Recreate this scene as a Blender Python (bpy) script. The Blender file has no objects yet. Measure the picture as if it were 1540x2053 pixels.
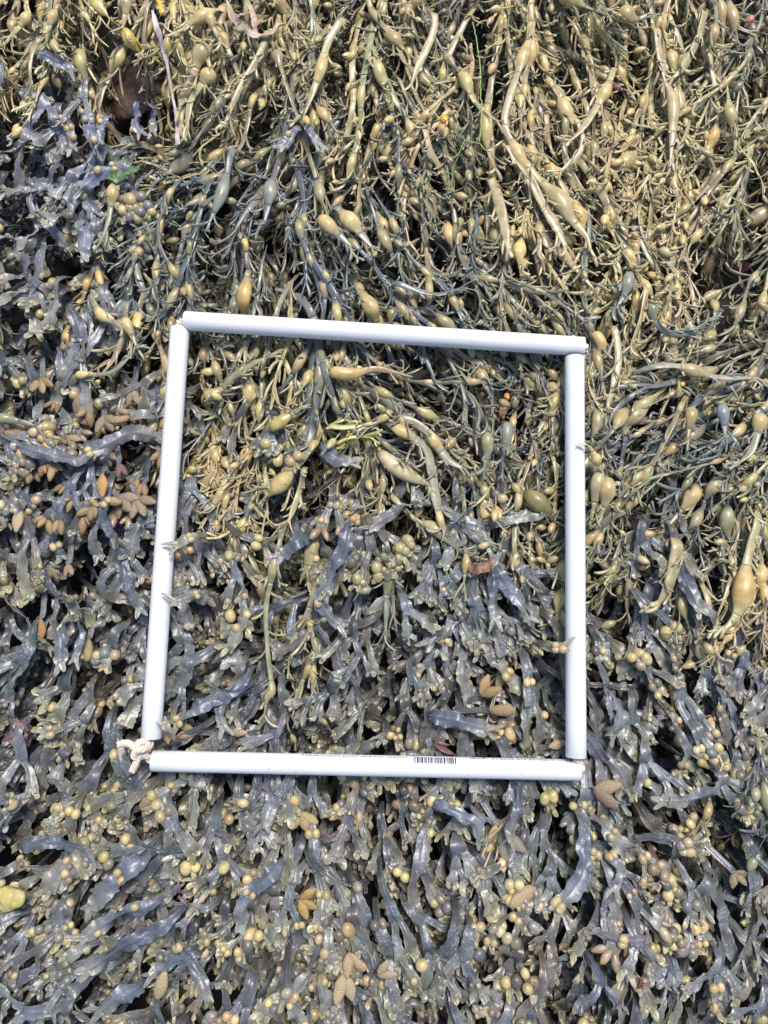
import bpy, math, random
import numpy as np
from mathutils import Vector

# ------------------------------------------------------------------ camera, world, sun, exposure
scene = bpy.context.scene
COL = scene.collection
TH = math.radians(6.7)          # the phone leans a little towards the top of the picture
CAM_H, FPX = 0.9008, 1493.0     # metres above the pipes; focal length in photo pixels
CAM = np.array([0.0, -CAM_H * math.tan(TH), CAM_H])
cd = bpy.data.cameras.new('camera'); cam = bpy.data.objects.new('camera', cd); COL.objects.link(cam)
cam.location = CAM; cam.rotation_euler = (TH, 0, 0)
cd.sensor_width = 36.0; cd.lens = 36.0 * FPX / 2053.0; cd.clip_start = 0.02; cd.clip_end = 200
scene.camera = cam

SUN_EL, SUN_AZ = math.radians(62), math.radians(20)    # high, veiled sun, a little beyond the top edge
w = bpy.data.worlds.new('World'); scene.world = w; w.use_nodes = True
nt = w.node_tree
sky = nt.nodes.new('ShaderNodeTexSky'); sky.sky_type = 'NISHITA'; sky.sun_disc = False
sky.sun_elevation = SUN_EL; sky.sun_rotation = SUN_AZ; sky.air_density = 1.0; sky.dust_density = 1.5; sky.ozone_density = 1.0
nt.links.new(sky.outputs[0], nt.nodes['Background'].inputs[0]); nt.nodes['Background'].inputs[1].default_value = 0.12
sl = bpy.data.lights.new('sun', 'SUN'); sun = bpy.data.objects.new('sun', sl); COL.objects.link(sun)
sl.energy = 2.8; sl.angle = math.radians(18); sl.color = (1.0, 0.95, 0.88)
sun.rotation_euler = Vector((-math.sin(SUN_AZ) * math.cos(SUN_EL), -math.cos(SUN_AZ) * math.cos(SUN_EL), -math.sin(SUN_EL))).to_track_quat('-Z', 'Y').to_euler()
scene.view_settings.view_transform = 'Standard'; scene.view_settings.look = 'None'
scene.view_settings.exposure = 0.5; scene.view_settings.gamma = 1.0
scene.cycles.max_bounces = 6; scene.cycles.diffuse_bounces = 1; scene.cycles.glossy_bounces = 3
try: scene.cycles.use_denoising = True
except Exception: pass

rnd = random.Random(11)
rs = np.random.RandomState(7)

# ------------------------------------------------------------------ photo pixel <-> place
cT, sT = math.cos(TH), math.sin(TH)
def px(u, v, z=0.0):
    """the point at height z seen at photo pixel (u, v)"""
    x, y = (u - 770.0) / FPX, -(v - 1026.5) / FPX
    d = np.array([x, y * cT + sT, y * sT - cT])
    t = (z - CAM[2]) / d[2]
    return CAM + d * t
def to_px(p):
    q = np.asarray(p) - CAM
    x = q[..., 0]; y = q[..., 1] * cT + q[..., 2] * sT; dz = q[..., 1] * sT - q[..., 2] * cT
    return 770 + FPX * x / dz, 1026.5 - FPX * y / dz
MM = 0.001
PXM = 0.000595                      # metres per photo pixel on the mat

# ------------------------------------------------------------------ fields over the mat
_gr = {}
def idw(ctrl, u, v, p=2.0):
    """inverse-distance blend of control values, looked up on a 16-pixel grid"""
    key = (id(ctrl), p)
    if key not in _gr:
        c = np.array(ctrl, float); gu = np.arange(-480, 2020, 16.0); gv = np.arange(-560, 2620, 16.0)
        U, V = np.meshgrid(gu, gv, indexing='ij')
        d = ((c[:, 0] - U[..., None]) ** 2 + (c[:, 1] - V[..., None]) ** 2) / 1e4 + 0.15
        wt = d ** -p
        _gr[key] = [[tuple(q) for q in row] for row in ((wt[..., None] * c[:, 2:]).sum(2) / wt.sum(2)[..., None]).tolist()]
    g = _gr[key]
    i = min(len(g) - 1, max(0, int((u + 488) / 16))); j = min(len(g[0]) - 1, max(0, int((v + 568) / 16)))
    return g[i][j]
FLOW_K = [(150, 60, .2, 1), (380, 60, .1, 1), (600, 200, -.15, 1), (800, 100, .1, 1), (1000, 200, -.1, 1), (1400, 150, -.25, 1), (1250, 60, .4, .9), (1000, 450, .35, 1),
          (1120, 400, .6, 1), (600, 500, .1, 1), (450, 430, .3, .9), (420, 300, -.9, .4), (560, 340, -.3, .9), (800, 560, .75, .6), (950, 620, .8, .5), (700, 640, .2, 1), (1200, 560, .1, 1), (1350, 550, .3, 1), (1480, 450, -.4, .9),
          (1350, 720, -1, .2), (1450, 800, -.8, .5), (1400, 850, -.8, .6), (1250, 900, -.6, .8), (1350, 1000, -.5, 1), (1490, 1100, -.2, 1),
          (500, 780, -.2, 1), (750, 760, .8, .3), (850, 880, .8, .6), (1000, 800, .3, .9), (1060, 900, -.2, 1), (620, 800, -.4, .9), (700, 950, -.5, .8), (880, 1000, .3, 1),
          (250, 500, .2, 1), (280, 700, .2, 1), (130, 700, -.3, .9), (550, 1150, 0, 1), (1000, 1050, .2, 1), (1250, 1150, -.2, 1), (1500, 300, -.1, 1)]
FLOW_F = [(150, 250, .1, 1), (100, 450, -.4, .8), (250, 560, .1, 1), (200, 900, -.3, 1), (100, 950, .6, .6), (200, 1200, .2, 1), (100, 1400, -.5, .8), (450, 1150, .2, 1),
          (450, 1350, -.7, .6), (700, 1150, -.15, 1), (650, 1400, -.3, 1), (850, 1250, .2, 1), (1000, 1200, .3, 1), (1050, 1450, .1, 1), (1300, 1300, .3, 1), (1400, 1450, .2, 1),
          (150, 1750, -.6, .7), (330, 1850, -.75, .55), (500, 1700, -.2, 1), (550, 1900, -.2, 1), (800, 1750, .3, .9), (900, 1950, .2, 1), (1200, 1700, .3, 1), (1100, 1850, -.5, .8),
          (1400, 1800, -.1, 1), (1400, 1950, -.2, 1), (1450, 1600, .6, .7), (650, 950, -.2, 1), (600, 270, .2, 1), (60, 1150, .4, .9), (250, 1420, -.3, 1)]
# how much of the mat is knotted wrack (1) or bladder wrack (0)
ZONE = [(60, 40, 1), (200, 60, 1), (330, 60, 1), (420, 150, 1), (380, 260, .9), (60, 180, .1), (150, 260, 0), (250, 250, 0), (60, 350, 0), (190, 400, .15), (280, 420, .5), (330, 330, .75), (60, 500, 0),
        (160, 540, .3), (260, 540, .7), (330, 600, .6), (60, 650, .2), (150, 700, .35), (270, 700, .6), (80, 780, .1), (240, 800, .1), (150, 900, 0), (250, 950, 0), (50, 1050, 0), (200, 1150, 0), (100, 1300, 0), (230, 1400, 0), (60, 1600, 0),
        (500, 300, 1), (500, 550, 1), (700, 200, 1), (700, 500, 1), (900, 300, 1), (900, 600, 1), (1100, 200, 1), (1100, 500, 1), (1300, 200, 1), (1300, 500, 1), (1480, 200, 1), (1480, 500, 1),
        (450, 750, 1), (600, 780, 1), (800, 800, 1), (1000, 800, 1), (1100, 900, 1), (420, 880, .6), (500, 900, .5), (400, 980, 0), (560, 950, .5), (650, 920, .6), (780, 960, .55), (900, 950, 1), (1000, 1000, .9), (1100, 1040, .8), (700, 1020, .15), (850, 1050, .5),
        (450, 1120, .05), (550, 1150, .3), (700, 1150, .05), (850, 1130, .2), (1000, 1120, .35), (1090, 1150, .4), (600, 1300, .1), (800, 1300, 0), (1000, 1280, 0), (1090, 1300, .1), (450, 1400, 0), (700, 1430, 0), (1000, 1450, 0),
        (1250, 700, 1), (1400, 700, 1), (1250, 900, 1), (1400, 900, 1), (1500, 800, 1), (1250, 1030, .8), (1400, 1030, .8), (1500, 1080, .8), (1240, 1130, .5), (1350, 1130, .35), (1480, 1230, .5), (1250, 1250, .1), (1350, 1300, 0), (1500, 1350, .25), (1300, 1450, 0), (1480, 1480, .15),
        (1450, 1580, .1), (1250, 1650, 0), (300, 1700, 0), (600, 1650, 0), (900, 1650, 0), (300, 1950, 0), (700, 1950, 0), (1100, 1950, 0), (1450, 1950, 0), (1450, 1750, 0), (100, 1900, 0)]
PITS = [(275, 180, 66, 62, .055), (322, 258, 36, 44, .05), (1475, 545, 60, 40, .04), (1065, 810, 35, 60, .04), (930, 390, 70, 60, .03), (880, 490, 60, 50, .03), (390, 770, 40, 30, .03), (100, 800, 50, 40, .03), (600, 1010, 40, 40, .03), (800, 1180, 40, 40, .02),
        (1430, 560, 40, 60, .03), (1200, 1220, 50, 50, .03), (800, 1670, 50, 40, .03), (480, 1830, 40, 30, .03), (200, 1650, 40, 50, .02)]
_hk = [(rs.uniform(8, 34), rs.uniform(0, 6.28), rs.uniform(0, 6.28)) for _ in range(9)]
def H_exact(x, y):
    z = 0.0
    for k, a, f in _hk:
        z = z + math.sin(k * (x * math.cos(a) + y * math.sin(a)) + f) * 0.055 / (k + 4)
    u, v = to_px((x, y, 0.0))
    for pu, pv, su, sv, dep in PITS:
        e = ((u - pu) / su) ** 2 + ((v - pv) / sv) ** 2
        if e < 9: z -= dep * math.exp(-e * .9)
    return z - 0.006
_hg = [[H_exact(-.85 + i * .005, -1.0 + j * .005) for j in range(400)] for i in range(340)]
def H(x, y):
    """height of the mat, from a 5 mm grid"""
    a = min(337.9, max(0, (x + .85) / .005)); b = min(397.9, max(0, (y + 1.0) / .005)); i = int(a); j = int(b); a -= i; b -= j
    p, q = _hg[i], _hg[i + 1]
    return (p[j] * (1 - a) + q[j] * a) * (1 - b) + (p[j + 1] * (1 - a) + q[j + 1] * a) * b

# pipes: photo pixels of both ends, height of the axis at both ends
RP = 0.0117
PIPES = [((371, 643), (1170, 695), .019, .019), ((361, 658), (303, 1480), .015, .016), ((1152, 716), (1155, 1518), .018, .024), ((306, 1525.5), (1162, 1544), .016, .0155)]
PIPE3 = [(px(*a, z=za), px(*b, z=zb)) for a, b, za, zb in PIPES]
_pa = np.array([a for a, b in PIPE3]); _pb = np.array([b for a, b in PIPE3]); _pd = _pb - _pa
def zcap(x, y):
    """highest level a frond's middle may have beside or under the pipes"""
    best = 9.0
    for i in range(4):
        ax, ay = _pa[i][0], _pa[i][1]; dx, dy = _pd[i][0], _pd[i][1]
        L2 = dx * dx + dy * dy
        t = ((x - ax) * dx + (y - ay) * dy) / L2
        t = 0 if t < 0 else 1 if t > 1 else t
        d = math.hypot(x - ax - t * dx, y - ay - t * dy)
        if d < 0.07:
            zc = _pa[i][2] + t * _pd[i][2] - RP - .007
            if d > .017: zc += (d - .017) * .85
            if zc < best: best = zc
    return best

# ------------------------------------------------------------------ materials
def mat_new(name):
    m = bpy.data.materials.new(name); m.use_nodes = True
    return m, m.node_tree, m.node_tree.nodes['Principled BSDF']
def seaweed_mat(name, rough, spec, speck, bump, coat=0.0):
    m, t, b = mat_new(name)
    N = t.nodes.new; Lk = t.links.new
    at = N('ShaderNodeAttribute'); at.attribute_name = 'Col'
    tc = N('ShaderNodeTexCoord')
    n1 = N('ShaderNodeTexNoise'); n1.inputs['Scale'].default_value = 90; n1.inputs['Detail'].default_value = 5; Lk(tc.outputs['Object'], n1.inputs['Vector'])
    mr = N('ShaderNodeMapRange'); mr.inputs[1].default_value = .3; mr.inputs[2].default_value = .7; mr.inputs[3].default_value = .72; mr.inputs[4].default_value = 1.25
    Lk(n1.outputs[0], mr.inputs[0])
    mx = N('ShaderNodeMix'); mx.data_type = 'RGBA'; mx.blend_type = 'MULTIPLY'; mx.inputs[0].default_value = 1
    Lk(at.outputs['Color'], mx.inputs[6]); Lk(mr.outputs[0], mx.inputs[7])
    out = mx.outputs[2]
    # pale bloom: patches and fine specks on the blade
    n2 = N('ShaderNodeTexNoise'); n2.inputs['Scale'].default_value = 38; n2.inputs['Detail'].default_value = 4; Lk(tc.outputs['Object'], n2.inputs['Vector'])
    vo = N('ShaderNodeTexVoronoi'); vo.inputs['Scale'].default_value = 330; Lk(tc.outputs['Object'], vo.inputs['Vector'])
    ga = N('ShaderNodeMapRange'); ga.inputs[1].default_value = .44; ga.inputs[2].default_value = .66; Lk(n2.outputs[0], ga.inputs[0])
    dt = N('ShaderNodeMapRange'); dt.inputs[1].default_value = .42; dt.inputs[2].default_value = .22; dt.inputs[3].default_value = .18; dt.inputs[4].default_value = 1.0; Lk(vo.outputs[0], dt.inputs[0])
    ad = N('ShaderNodeMath'); ad.operation = 'MULTIPLY'; Lk(ga.outputs[0], ad.inputs[0]); Lk(dt.outputs[0], ad.inputs[1])
    r2 = N('ShaderNodeMath'); r2.operation = 'MULTIPLY'; Lk(ad.outputs[0], r2.inputs[0]); r2.inputs[1].default_value = speck
    m2 = N('ShaderNodeMix'); m2.data_type = 'RGBA'; Lk(r2.outputs[0], m2.inputs[0]); Lk(out, m2.inputs[6]); m2.inputs[7].default_value = (.40, .44, .50, 1)
    Lk(m2.outputs[2], b.inputs['Base Color'])
    b.inputs['Roughness'].default_value = rough; b.inputs['Specular IOR Level'].default_value = spec
    b.inputs['Coat Weight'].default_value = coat; b.inputs['Coat Roughness'].default_value = .25
    bp = N('ShaderNodeBump'); bp.inputs['Strength'].default_value = bump; bp.inputs['Distance'].default_value = .0008
    n4 = N('ShaderNodeTexNoise'); n4.inputs['Scale'].default_value = 260; n4.inputs['Detail'].default_value = 4; Lk(tc.outputs['Object'], n4.inputs['Vector'])
    Lk(n4.outputs[0], bp.inputs['Height']); Lk(bp.outputs[0], b.inputs['Normal'])
    return m
M_KNOT = seaweed_mat('knotted wrack skin', .34, .6, .10, .4, .08)
M_FUC = seaweed_mat('bladder wrack skin', .37, .7, .8, .7, .07)
M_BLAD = seaweed_mat('bladder skin', .34, .5, .12, .3, .06)
def wart_mat():
    m, t, b = mat_new('warty receptacle skin')
    N = t.nodes.new; Lk = t.links.new
    at = N('ShaderNodeAttribute'); at.attribute_name = 'Col'; tc = N('ShaderNodeTexCoord')
    vo = N('ShaderNodeTexVoronoi'); vo.inputs['Scale'].default_value = 620; Lk(tc.outputs['Object'], vo.inputs['Vector'])
    r = N('ShaderNodeMapRange'); r.inputs[1].default_value = 0; r.inputs[2].default_value = .7; r.inputs[3].default_value = 1.12; r.inputs[4].default_value = .82; Lk(vo.outputs[0], r.inputs[0])
    mx = N('ShaderNodeMix'); mx.data_type = 'RGBA'; mx.blend_type = 'MULTIPLY'; mx.inputs[0].default_value = 1; Lk(at.outputs['Color'], mx.inputs[6]); Lk(r.outputs[0], mx.inputs[7])
    Lk(mx.outputs[2], b.inputs['Base Color']); b.inputs['Roughness'].default_value = .5
    bp = N('ShaderNodeBump'); bp.invert = True; bp.inputs['Strength'].default_value = .7; bp.inputs['Distance'].default_value = .001; Lk(vo.outputs[0], bp.inputs['Height']); Lk(bp.outputs[0], b.inputs['Normal'])
    return m
M_WART = wart_mat()
def simple_mat(name, col, rough=.5, spec=.5, var=.25, scale=60, bump=.3, bscale=200, attr=False):
    m, t, b = mat_new(name)
    N = t.nodes.new; Lk = t.links.new
    tc = N('ShaderNodeTexCoord'); n = N('ShaderNodeTexNoise'); n.inputs['Scale'].default_value = scale; n.inputs['Detail'].default_value = 6; Lk(tc.outputs['Object'], n.inputs['Vector'])
    r = N('ShaderNodeMapRange'); r.inputs[1].default_value = .3; r.inputs[2].default_value = .7; r.inputs[3].default_value = 1 - var; r.inputs[4].default_value = 1 + var; Lk(n.outputs[0], r.inputs[0])
    mx = N('ShaderNodeMix'); mx.data_type = 'RGBA'; mx.blend_type = 'MULTIPLY'; mx.inputs[0].default_value = 1; mx.inputs[6].default_value = (*col, 1); Lk(r.outputs[0], mx.inputs[7])
    if attr:
        at = N('ShaderNodeAttribute'); at.attribute_name = 'Col'; Lk(at.outputs['Color'], mx.inputs[6])
    Lk(mx.outputs[2], b.inputs['Base Color']); b.inputs['Roughness'].default_value = rough; b.inputs['Specular IOR Level'].default_value = spec
    if bump:
        n2 = N('ShaderNodeTexNoise'); n2.inputs['Scale'].default_value = bscale; n2.inputs['Detail'].default_value = 5; Lk(tc.outputs['Object'], n2.inputs['Vector'])
        bp = N('ShaderNodeBump'); bp.inputs['Strength'].default_value = bump; bp.inputs['Distance'].default_value = .001; Lk(n2.outputs[0], bp.inputs['Height']); Lk(bp.outputs[0], b.inputs['Normal'])
    return m
M_ATTR = simple_mat('algae skin', (1, 1, 1), .45, .5, .2, 120, .4, 400, attr=True)
M_ROCK = simple_mat('wet shore rock', (.018, .010, .008), .5, .5, .6, 25, .9, 90)
M_REDROCK = simple_mat('wet red rock', (.070, .034, .022), .5, .5, .85, 90, 1.0, 330)
M_ROPE = simple_mat('cream rope fibre', (.74, .62, .53), .8, .3, .12, 300, .6, 900)
M_INK = simple_mat('printed ink', (.035, .04, .085), .6, .3, .2, 300, 0)
def pipe_mat():
    m, t, b = mat_new('white plastic pipe')
    N = t.nodes.new; Lk = t.links.new
    tc = N('ShaderNodeTexCoord'); n = N('ShaderNodeTexNoise'); n.inputs['Scale'].default_value = 14; n.inputs['Detail'].default_value = 6; Lk(tc.outputs['Object'], n.inputs['Vector'])
    r = N('ShaderNodeMapRange'); r.inputs[1].default_value = .35; r.inputs[2].default_value = .75; r.inputs[3].default_value = 0; r.inputs[4].default_value = .10; Lk(n.outputs[0], r.inputs[0])
    n2 = N('ShaderNodeTexNoise'); n2.inputs['Scale'].default_value = 120; n2.inputs['Detail'].default_value = 3; Lk(tc.outputs['Object'], n2.inputs['Vector'])
    r2 = N('ShaderNodeMapRange'); r2.inputs[1].default_value = .66; r2.inputs[2].default_value = .74; r2.inputs[3].default_value = 0; r2.inputs[4].default_value = .55; Lk(n2.outputs[0], r2.inputs[0])
    mx = N('ShaderNodeMix'); mx.data_type = 'RGBA'; Lk(r.outputs[0], mx.inputs[0]); mx.inputs[6].default_value = (.735, .74, .755, 1); mx.inputs[7].default_value = (.55, .56, .56, 1)
    m2 = N('ShaderNodeMix'); m2.data_type = 'RGBA'; Lk(r2.outputs[0], m2.inputs[0]); Lk(mx.outputs[2], m2.inputs[6]); m2.inputs[7].default_value = (.42, .40, .38, 1)
    Lk(m2.outputs[2], b.inputs['Base Color']); b.inputs['Roughness'].default_value = .38
    return m
M_PIPE = pipe_mat()

# ------------------------------------------------------------------ mesh helpers
class Acc:
    """collects quads with per-vertex pigment and links them as ONE mesh object"""
    def __init__(s): s.v, s.f, s.c, s.n = [], [], [], 0
    def add(s, vfc):
        v, f, c = vfc
        s.v.append(v); s.f.append(f + s.n); s.c.append(c); s.n += len(v)
    def mesh(s, name, mat, origin=None, smooth=True):
        v = np.concatenate(s.v).astype(np.float32); f = np.concatenate(s.f).astype(np.int32); c = np.concatenate(s.c).astype(np.float32)
        if origin is not None: v = v - np.asarray(origin, np.float32)
        me = bpy.data.meshes.new(name)
        me.vertices.add(len(v)); me.vertices.foreach_set('co', v.ravel())
        me.loops.add(f.size); me.loops.foreach_set('vertex_index', f.ravel())
        me.polygons.add(len(f)); me.polygons.foreach_set('loop_start', np.arange(0, f.size, 4, dtype=np.int32))
        me.polygons.foreach_set('use_smooth', np.full(len(f), smooth, dtype=bool))
        at = me.color_attributes.new('Col', 'FLOAT_COLOR', 'POINT')
        at.data.foreach_set('color', np.concatenate([c, np.ones((len(c), 1), np.float32)], 1).ravel())
        me.materials.append(mat); me.update(calc_edges=True)
        return me
    def build(s, name, mat, parent=None, origin=None, smooth=True):
        o = bpy.data.objects.new(name, s.mesh(name, mat, origin, smooth)); COL.objects.link(o)
        if parent is not None: o.parent = parent
        elif origin is not None: o.location = origin
        return o
_fc = {}
def grid_faces(n, K):
    if (n, K) not in _fc:
        i = np.arange(n - 1)[:, None] * K; k = np.arange(K)[None]; k2 = (k + 1) % K
        _fc[(n, K)] = np.stack([i + k, i + k2, i + K + k2, i + K + k], -1).reshape(-1, 4).astype(np.int32)
    return _fc[(n, K)]
def unit(a): return a / (np.linalg.norm(a, axis=-1, keepdims=True) + 1e-12)
def frame(P, roll):
    T = unit(np.gradient(P, axis=0)); Z = np.array([0, 0, 1.0])
    S = np.cross(T, Z) + np.array([1e-4, 0, 0]); S = unit(S); Nn = np.cross(S, T)
    c, s = np.cos(roll)[:, None], np.sin(roll)[:, None]
    return T, S * c + Nn * s, Nn * c - S * s
def loft(P, S, N, X, Y, col):
    """rings of offsets X along S and Y along N round the path P; ends pinched shut"""
    V = P[:, None] + S[:, None] * X[..., None] + N[:, None] * Y[..., None]
    n, K = X.shape
    a = np.repeat(V[:1].mean(1, keepdims=True), K, 1); b = np.repeat(V[-1:].mean(1, keepdims=True), K, 1)
    V = np.concatenate([a, V, b]); n += 2
    col = np.concatenate([col[:1], col, col[-1:]])
    C = np.repeat(col[:, None], K, 1) if col.ndim == 2 else col
    return V.reshape(-1, 3), grid_faces(n, K), C.reshape(-1, 3)
_ph = {K: (np.cos(np.arange(K) / K * 2 * np.pi), np.sin(np.arange(K) / K * 2 * np.pi)) for K in (5, 6, 7, 8, 10, 12, 14, 16)}
def tube(P, roll, a, b, col, K=6):
    T, S, N = frame(P, roll); c, s = _ph[K]
    return loft(P, S, N, a[:, None] * c, b[:, None] * s, col)
def smooth(x): x = np.clip(x, 0, 1); return x * x * (3 - 2 * x)
def lerpc(a, b, t): return np.asarray(a)[None] * (1 - t)[:, None] + np.asarray(b)[None] * t[:, None]
def wob(n, L, scale, amp):
    """smooth 1-D noise over a length L with features of the given size"""
    t = np.linspace(0, L, n) / scale
    return amp * (np.sin(t * 2.1 + rnd.uniform(0, 6.3)) * .6 + np.sin(t * 4.7 + rnd.uniform(0, 6.3)) * .3 + np.sin(t * 9.3 + rnd.uniform(0, 6.3)) * .2)
def jit(c, a=.12):
    k = 1 + rnd.uniform(-a, a)
    return tuple(max(.005, x * k * (1 + rnd.uniform(-a * .4, a * .4))) for x in c)

def walk(p0, ang, L, ds, flow, pull, curl, noise, lay, rise0, droop, wid, lift=0.0):
    """a path laid over the mat: xy by heading, z by the mat's height"""
    n = max(5, int(L / ds) + 1)
    x, y = p0[0], p0[1]; pts = []; h = ang; k = curl
    zn = wob(n, L, .05, .007)
    for i in range(n):
        t = i / (n - 1)
        z = H(x, y) + lay + zn[i] - rise0 * (1 - min(1, t / .35)) ** 2 - droop * t * t + lift * math.sin(t * math.pi)
        cap = zcap(x, y) - wid
        if z > cap: z = cap - .15 * (z - cap) * 0
        pts.append((x, y, z))
        if flow is not None and i % 3 == 0:
            u, v = to_px((x, y, 0)); fx, fy = idw(flow, u, v); fa = math.atan2(-fy, fx)
            d = (fa - h + math.pi) % (2 * math.pi) - math.pi
            h += d * pull
        k += rnd.gauss(0, noise) ; k *= .93
        h += k * ds * 40
        x += math.cos(h) * ds; y += math.sin(h) * ds
    P = np.array(pts)
    # smooth the height
    z = P[:, 2].copy()
    for _ in range(2): z[1:-1] = (z[:-2] + z[1:-1] * 2 + z[2:]) / 4
    P[:, 2] = z
    return P
def resample(P, n):
    d = np.r_[0, np.cumsum(np.linalg.norm(np.diff(P, axis=0), axis=1))]
    t = np.linspace(0, d[-1], n)
    return np.stack([np.interp(t, d, P[:, i]) for i in range(3)], 1), d[-1]
def spline(pts, n):
    """smooth curve through hand-set points"""
    p = np.asarray(pts, float); m = len(p)
    q = np.vstack([2 * p[0] - p[1], p, 2 * p[-1] - p[-2]]); out = []
    for t in np.linspace(0, m - 1 - 1e-9, n):
        i = int(t); f = t - i; a, b, c, d = q[i:i + 4]
        out.append(.5 * (2 * b + (c - a) * f + (2 * a - 5 * b + 4 * c - d) * f * f + (3 * b - a - 3 * c + d) * f ** 3))
    return np.array(out)

# ------------------------------------------------------------------ knotted wrack
CREAM = (.60, .52, .30)
def twig(p, ang, L, hw, slope, col, body, blad, tipc, depth=0, bcol=None):
    n = 6
    h = ang + np.cumsum(np.full(n, rnd.gauss(0, .16))) - .1
    ds = L / (n - 1)
    st = np.stack([np.cos(h) * ds, np.sin(h) * ds, np.full(n, slope * ds) - np.linspace(0, 1, n) * ds * rnd.uniform(0, .6)], 1)
    P = np.vstack([p, p + np.cumsum(st[:-1], 0)])
    for q in P:
        c = zcap(q[0], q[1]) - hw
        if q[2] > c: q[2] = c
    t = np.linspace(0, 1, n)
    a = hw * np.array([.7, .8, .95, 1.05, 1.0, .6]); b = a * rnd.uniform(.28, .5)
    c = lerpc(col, tipc, np.clip(t * 1.6 - .75, 0, 1) ** 2)
    roll = rnd.uniform(-1.0, 1.0) + np.linspace(0, rnd.gauss(0, .6), n)
    if blad is not None and depth == 0 and L > .014 and rnd.random() < .10:
        bl = rnd.uniform(.010, .020); br = bl * rnd.uniform(.24, .32)
        q = bladder_on(P[-1], P[-1] - P[-2], bl, br, bcol or col, col)
        blad.append(q[0])
        body.append(tube(P, roll, np.minimum(a, hw * .8), b * .8, np.repeat(np.array([col]), n, 0), 6))
        if rnd.random() < .8:
            twig(q[1], ang + rnd.gauss(0, .3), rnd.uniform(.004, .014), hw * .8, slope - .2, col, body, None, tipc, 1)
        return
    body.append(tube(P, roll, a, b, c, 6))
    if depth == 0 and rnd.random() < .4:
        for s in (-1, 1):
            twig(P[-2], h[-1] + s * rnd.uniform(.3, .6), L * rnd.uniform(.25, .5), hw * .8, slope, col, body, None, tipc, 1)
def bladder_on(p, d, L, r, col, endcol, K=10):
    d = d / (np.linalg.norm(d) + 1e-9)
    n = 9; t = np.linspace(0, 1, n)
    P = p[None] + d[None] * (t * L)[:, None]
    for q in P:
        c = zcap(q[0], q[1]) - r
        if q[2] > c: q[2] = c
    prof = r * (np.sin(np.pi * t ** .9) ** .75 * .85 + .15)
    prof[0] = r * .28; prof[-1] = r * .3
    cc = lerpc(endcol, col, np.clip(np.sin(np.pi * t) * 1.6, 0, 1))
    return tube(P, np.zeros(n), prof, prof * .86, cc, K), P[-1]
def strap(P, hw, bl, col, bcol, body, blad, K=10, roll_amp=.55, tip_taper=True, root_taper=True, thick=.26):
    """a strap along P (evenly spaced); bl = list of (t, length, radius) swellings; swellings become bladders of their own"""
    L = np.linalg.norm(np.diff(P, axis=0), axis=1).sum()
    n = max(12, int(L / .0026)); P, L = resample(P, n)
    t = np.linspace(0, 1, n)
    a = hw * (1 + wob(n, L, .04, .14)); b = a * thick
    if tip_taper: k = .35 + .65 * smooth((1 - t) * 4); a = a * k; b = b * k
    if root_taper: k = .5 + .5 * smooth(t * 5); a = a * k; b = b * k
    roll = wob(n, L, .08, roll_amp) + rnd.uniform(-.35, .35)
    mask = np.zeros(n, int); cc = np.repeat(np.array([col], float), n, 0)
    cc = cc * (1 + wob(n, L, .06, .10))[:, None]
    for j, (tb, lb, rb) in enumerate(bl):
        s = (t - tb) * L / (lb * .5); e = np.clip(1 - s * s, 0, 1)
        e = np.where(np.abs(s) < 1.35, np.exp(-(np.abs(s) / .72) ** 2.6), 0)
        sel = np.abs(s) < 1.05
        a = np.maximum(a, a * (1 - e) + rb * e); b = np.maximum(b, b * (1 - e) + rb * .85 * e)
        k = np.clip(e * 1.5, 0, 1)[:, None]; cc = cc * (1 - k) + np.array(bcol)[None] * k
        roll = roll * (1 - e * .8); mask[sel] = j + 1
    T, S, N = frame(P, roll)
    # split into strap pieces and bladders that meet ring to ring
    i = 0
    while i < n - 1:
        j = i
        while j < n - 1 and mask[j + 1] == mask[i]: j += 1
        e = min(n - 1, j + 1)
        if e > i:
            KK = 12 if mask[i] else K
            c_, s_ = _ph[KK]
            q = loft(P[i:e + 1], S[i:e + 1], N[i:e + 1], a[i:e + 1, None] * c_, b[i:e + 1, None] * s_, cc[i:e + 1])
            (blad if mask[i] else body).append(q)
        i = e
    return P, S, a, L
def twigs_along(P, S, a, L, dens, hw, col, body, blad, tipc, bcol, lo=.10, hi=1.0, lmax=.036):
    n = len(P); i = int(lo * n)
    while i < int(hi * n):
        side = rnd.choice((-1, 1)); T = P[min(i + 1, n - 1)] - P[i - 1]; h = math.atan2(T[1], T[0])
        for _ in range(rnd.choice((1, 1, 2, 3))):
            twig(P[i] + S[i] * side * a[i] * .8, h + (-side) * abs(rnd.gauss(.1, .36)), rnd.uniform(.007, lmax), hw * rnd.uniform(.75, 1.3), rnd.uniform(-.5, .75), jit(col, .1), body, blad, jit(tipc, .15), 0, jit(bcol, .1))
        i += max(2, int(rnd.uniform(.5, 1.6) * dens / L * n))
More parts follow.
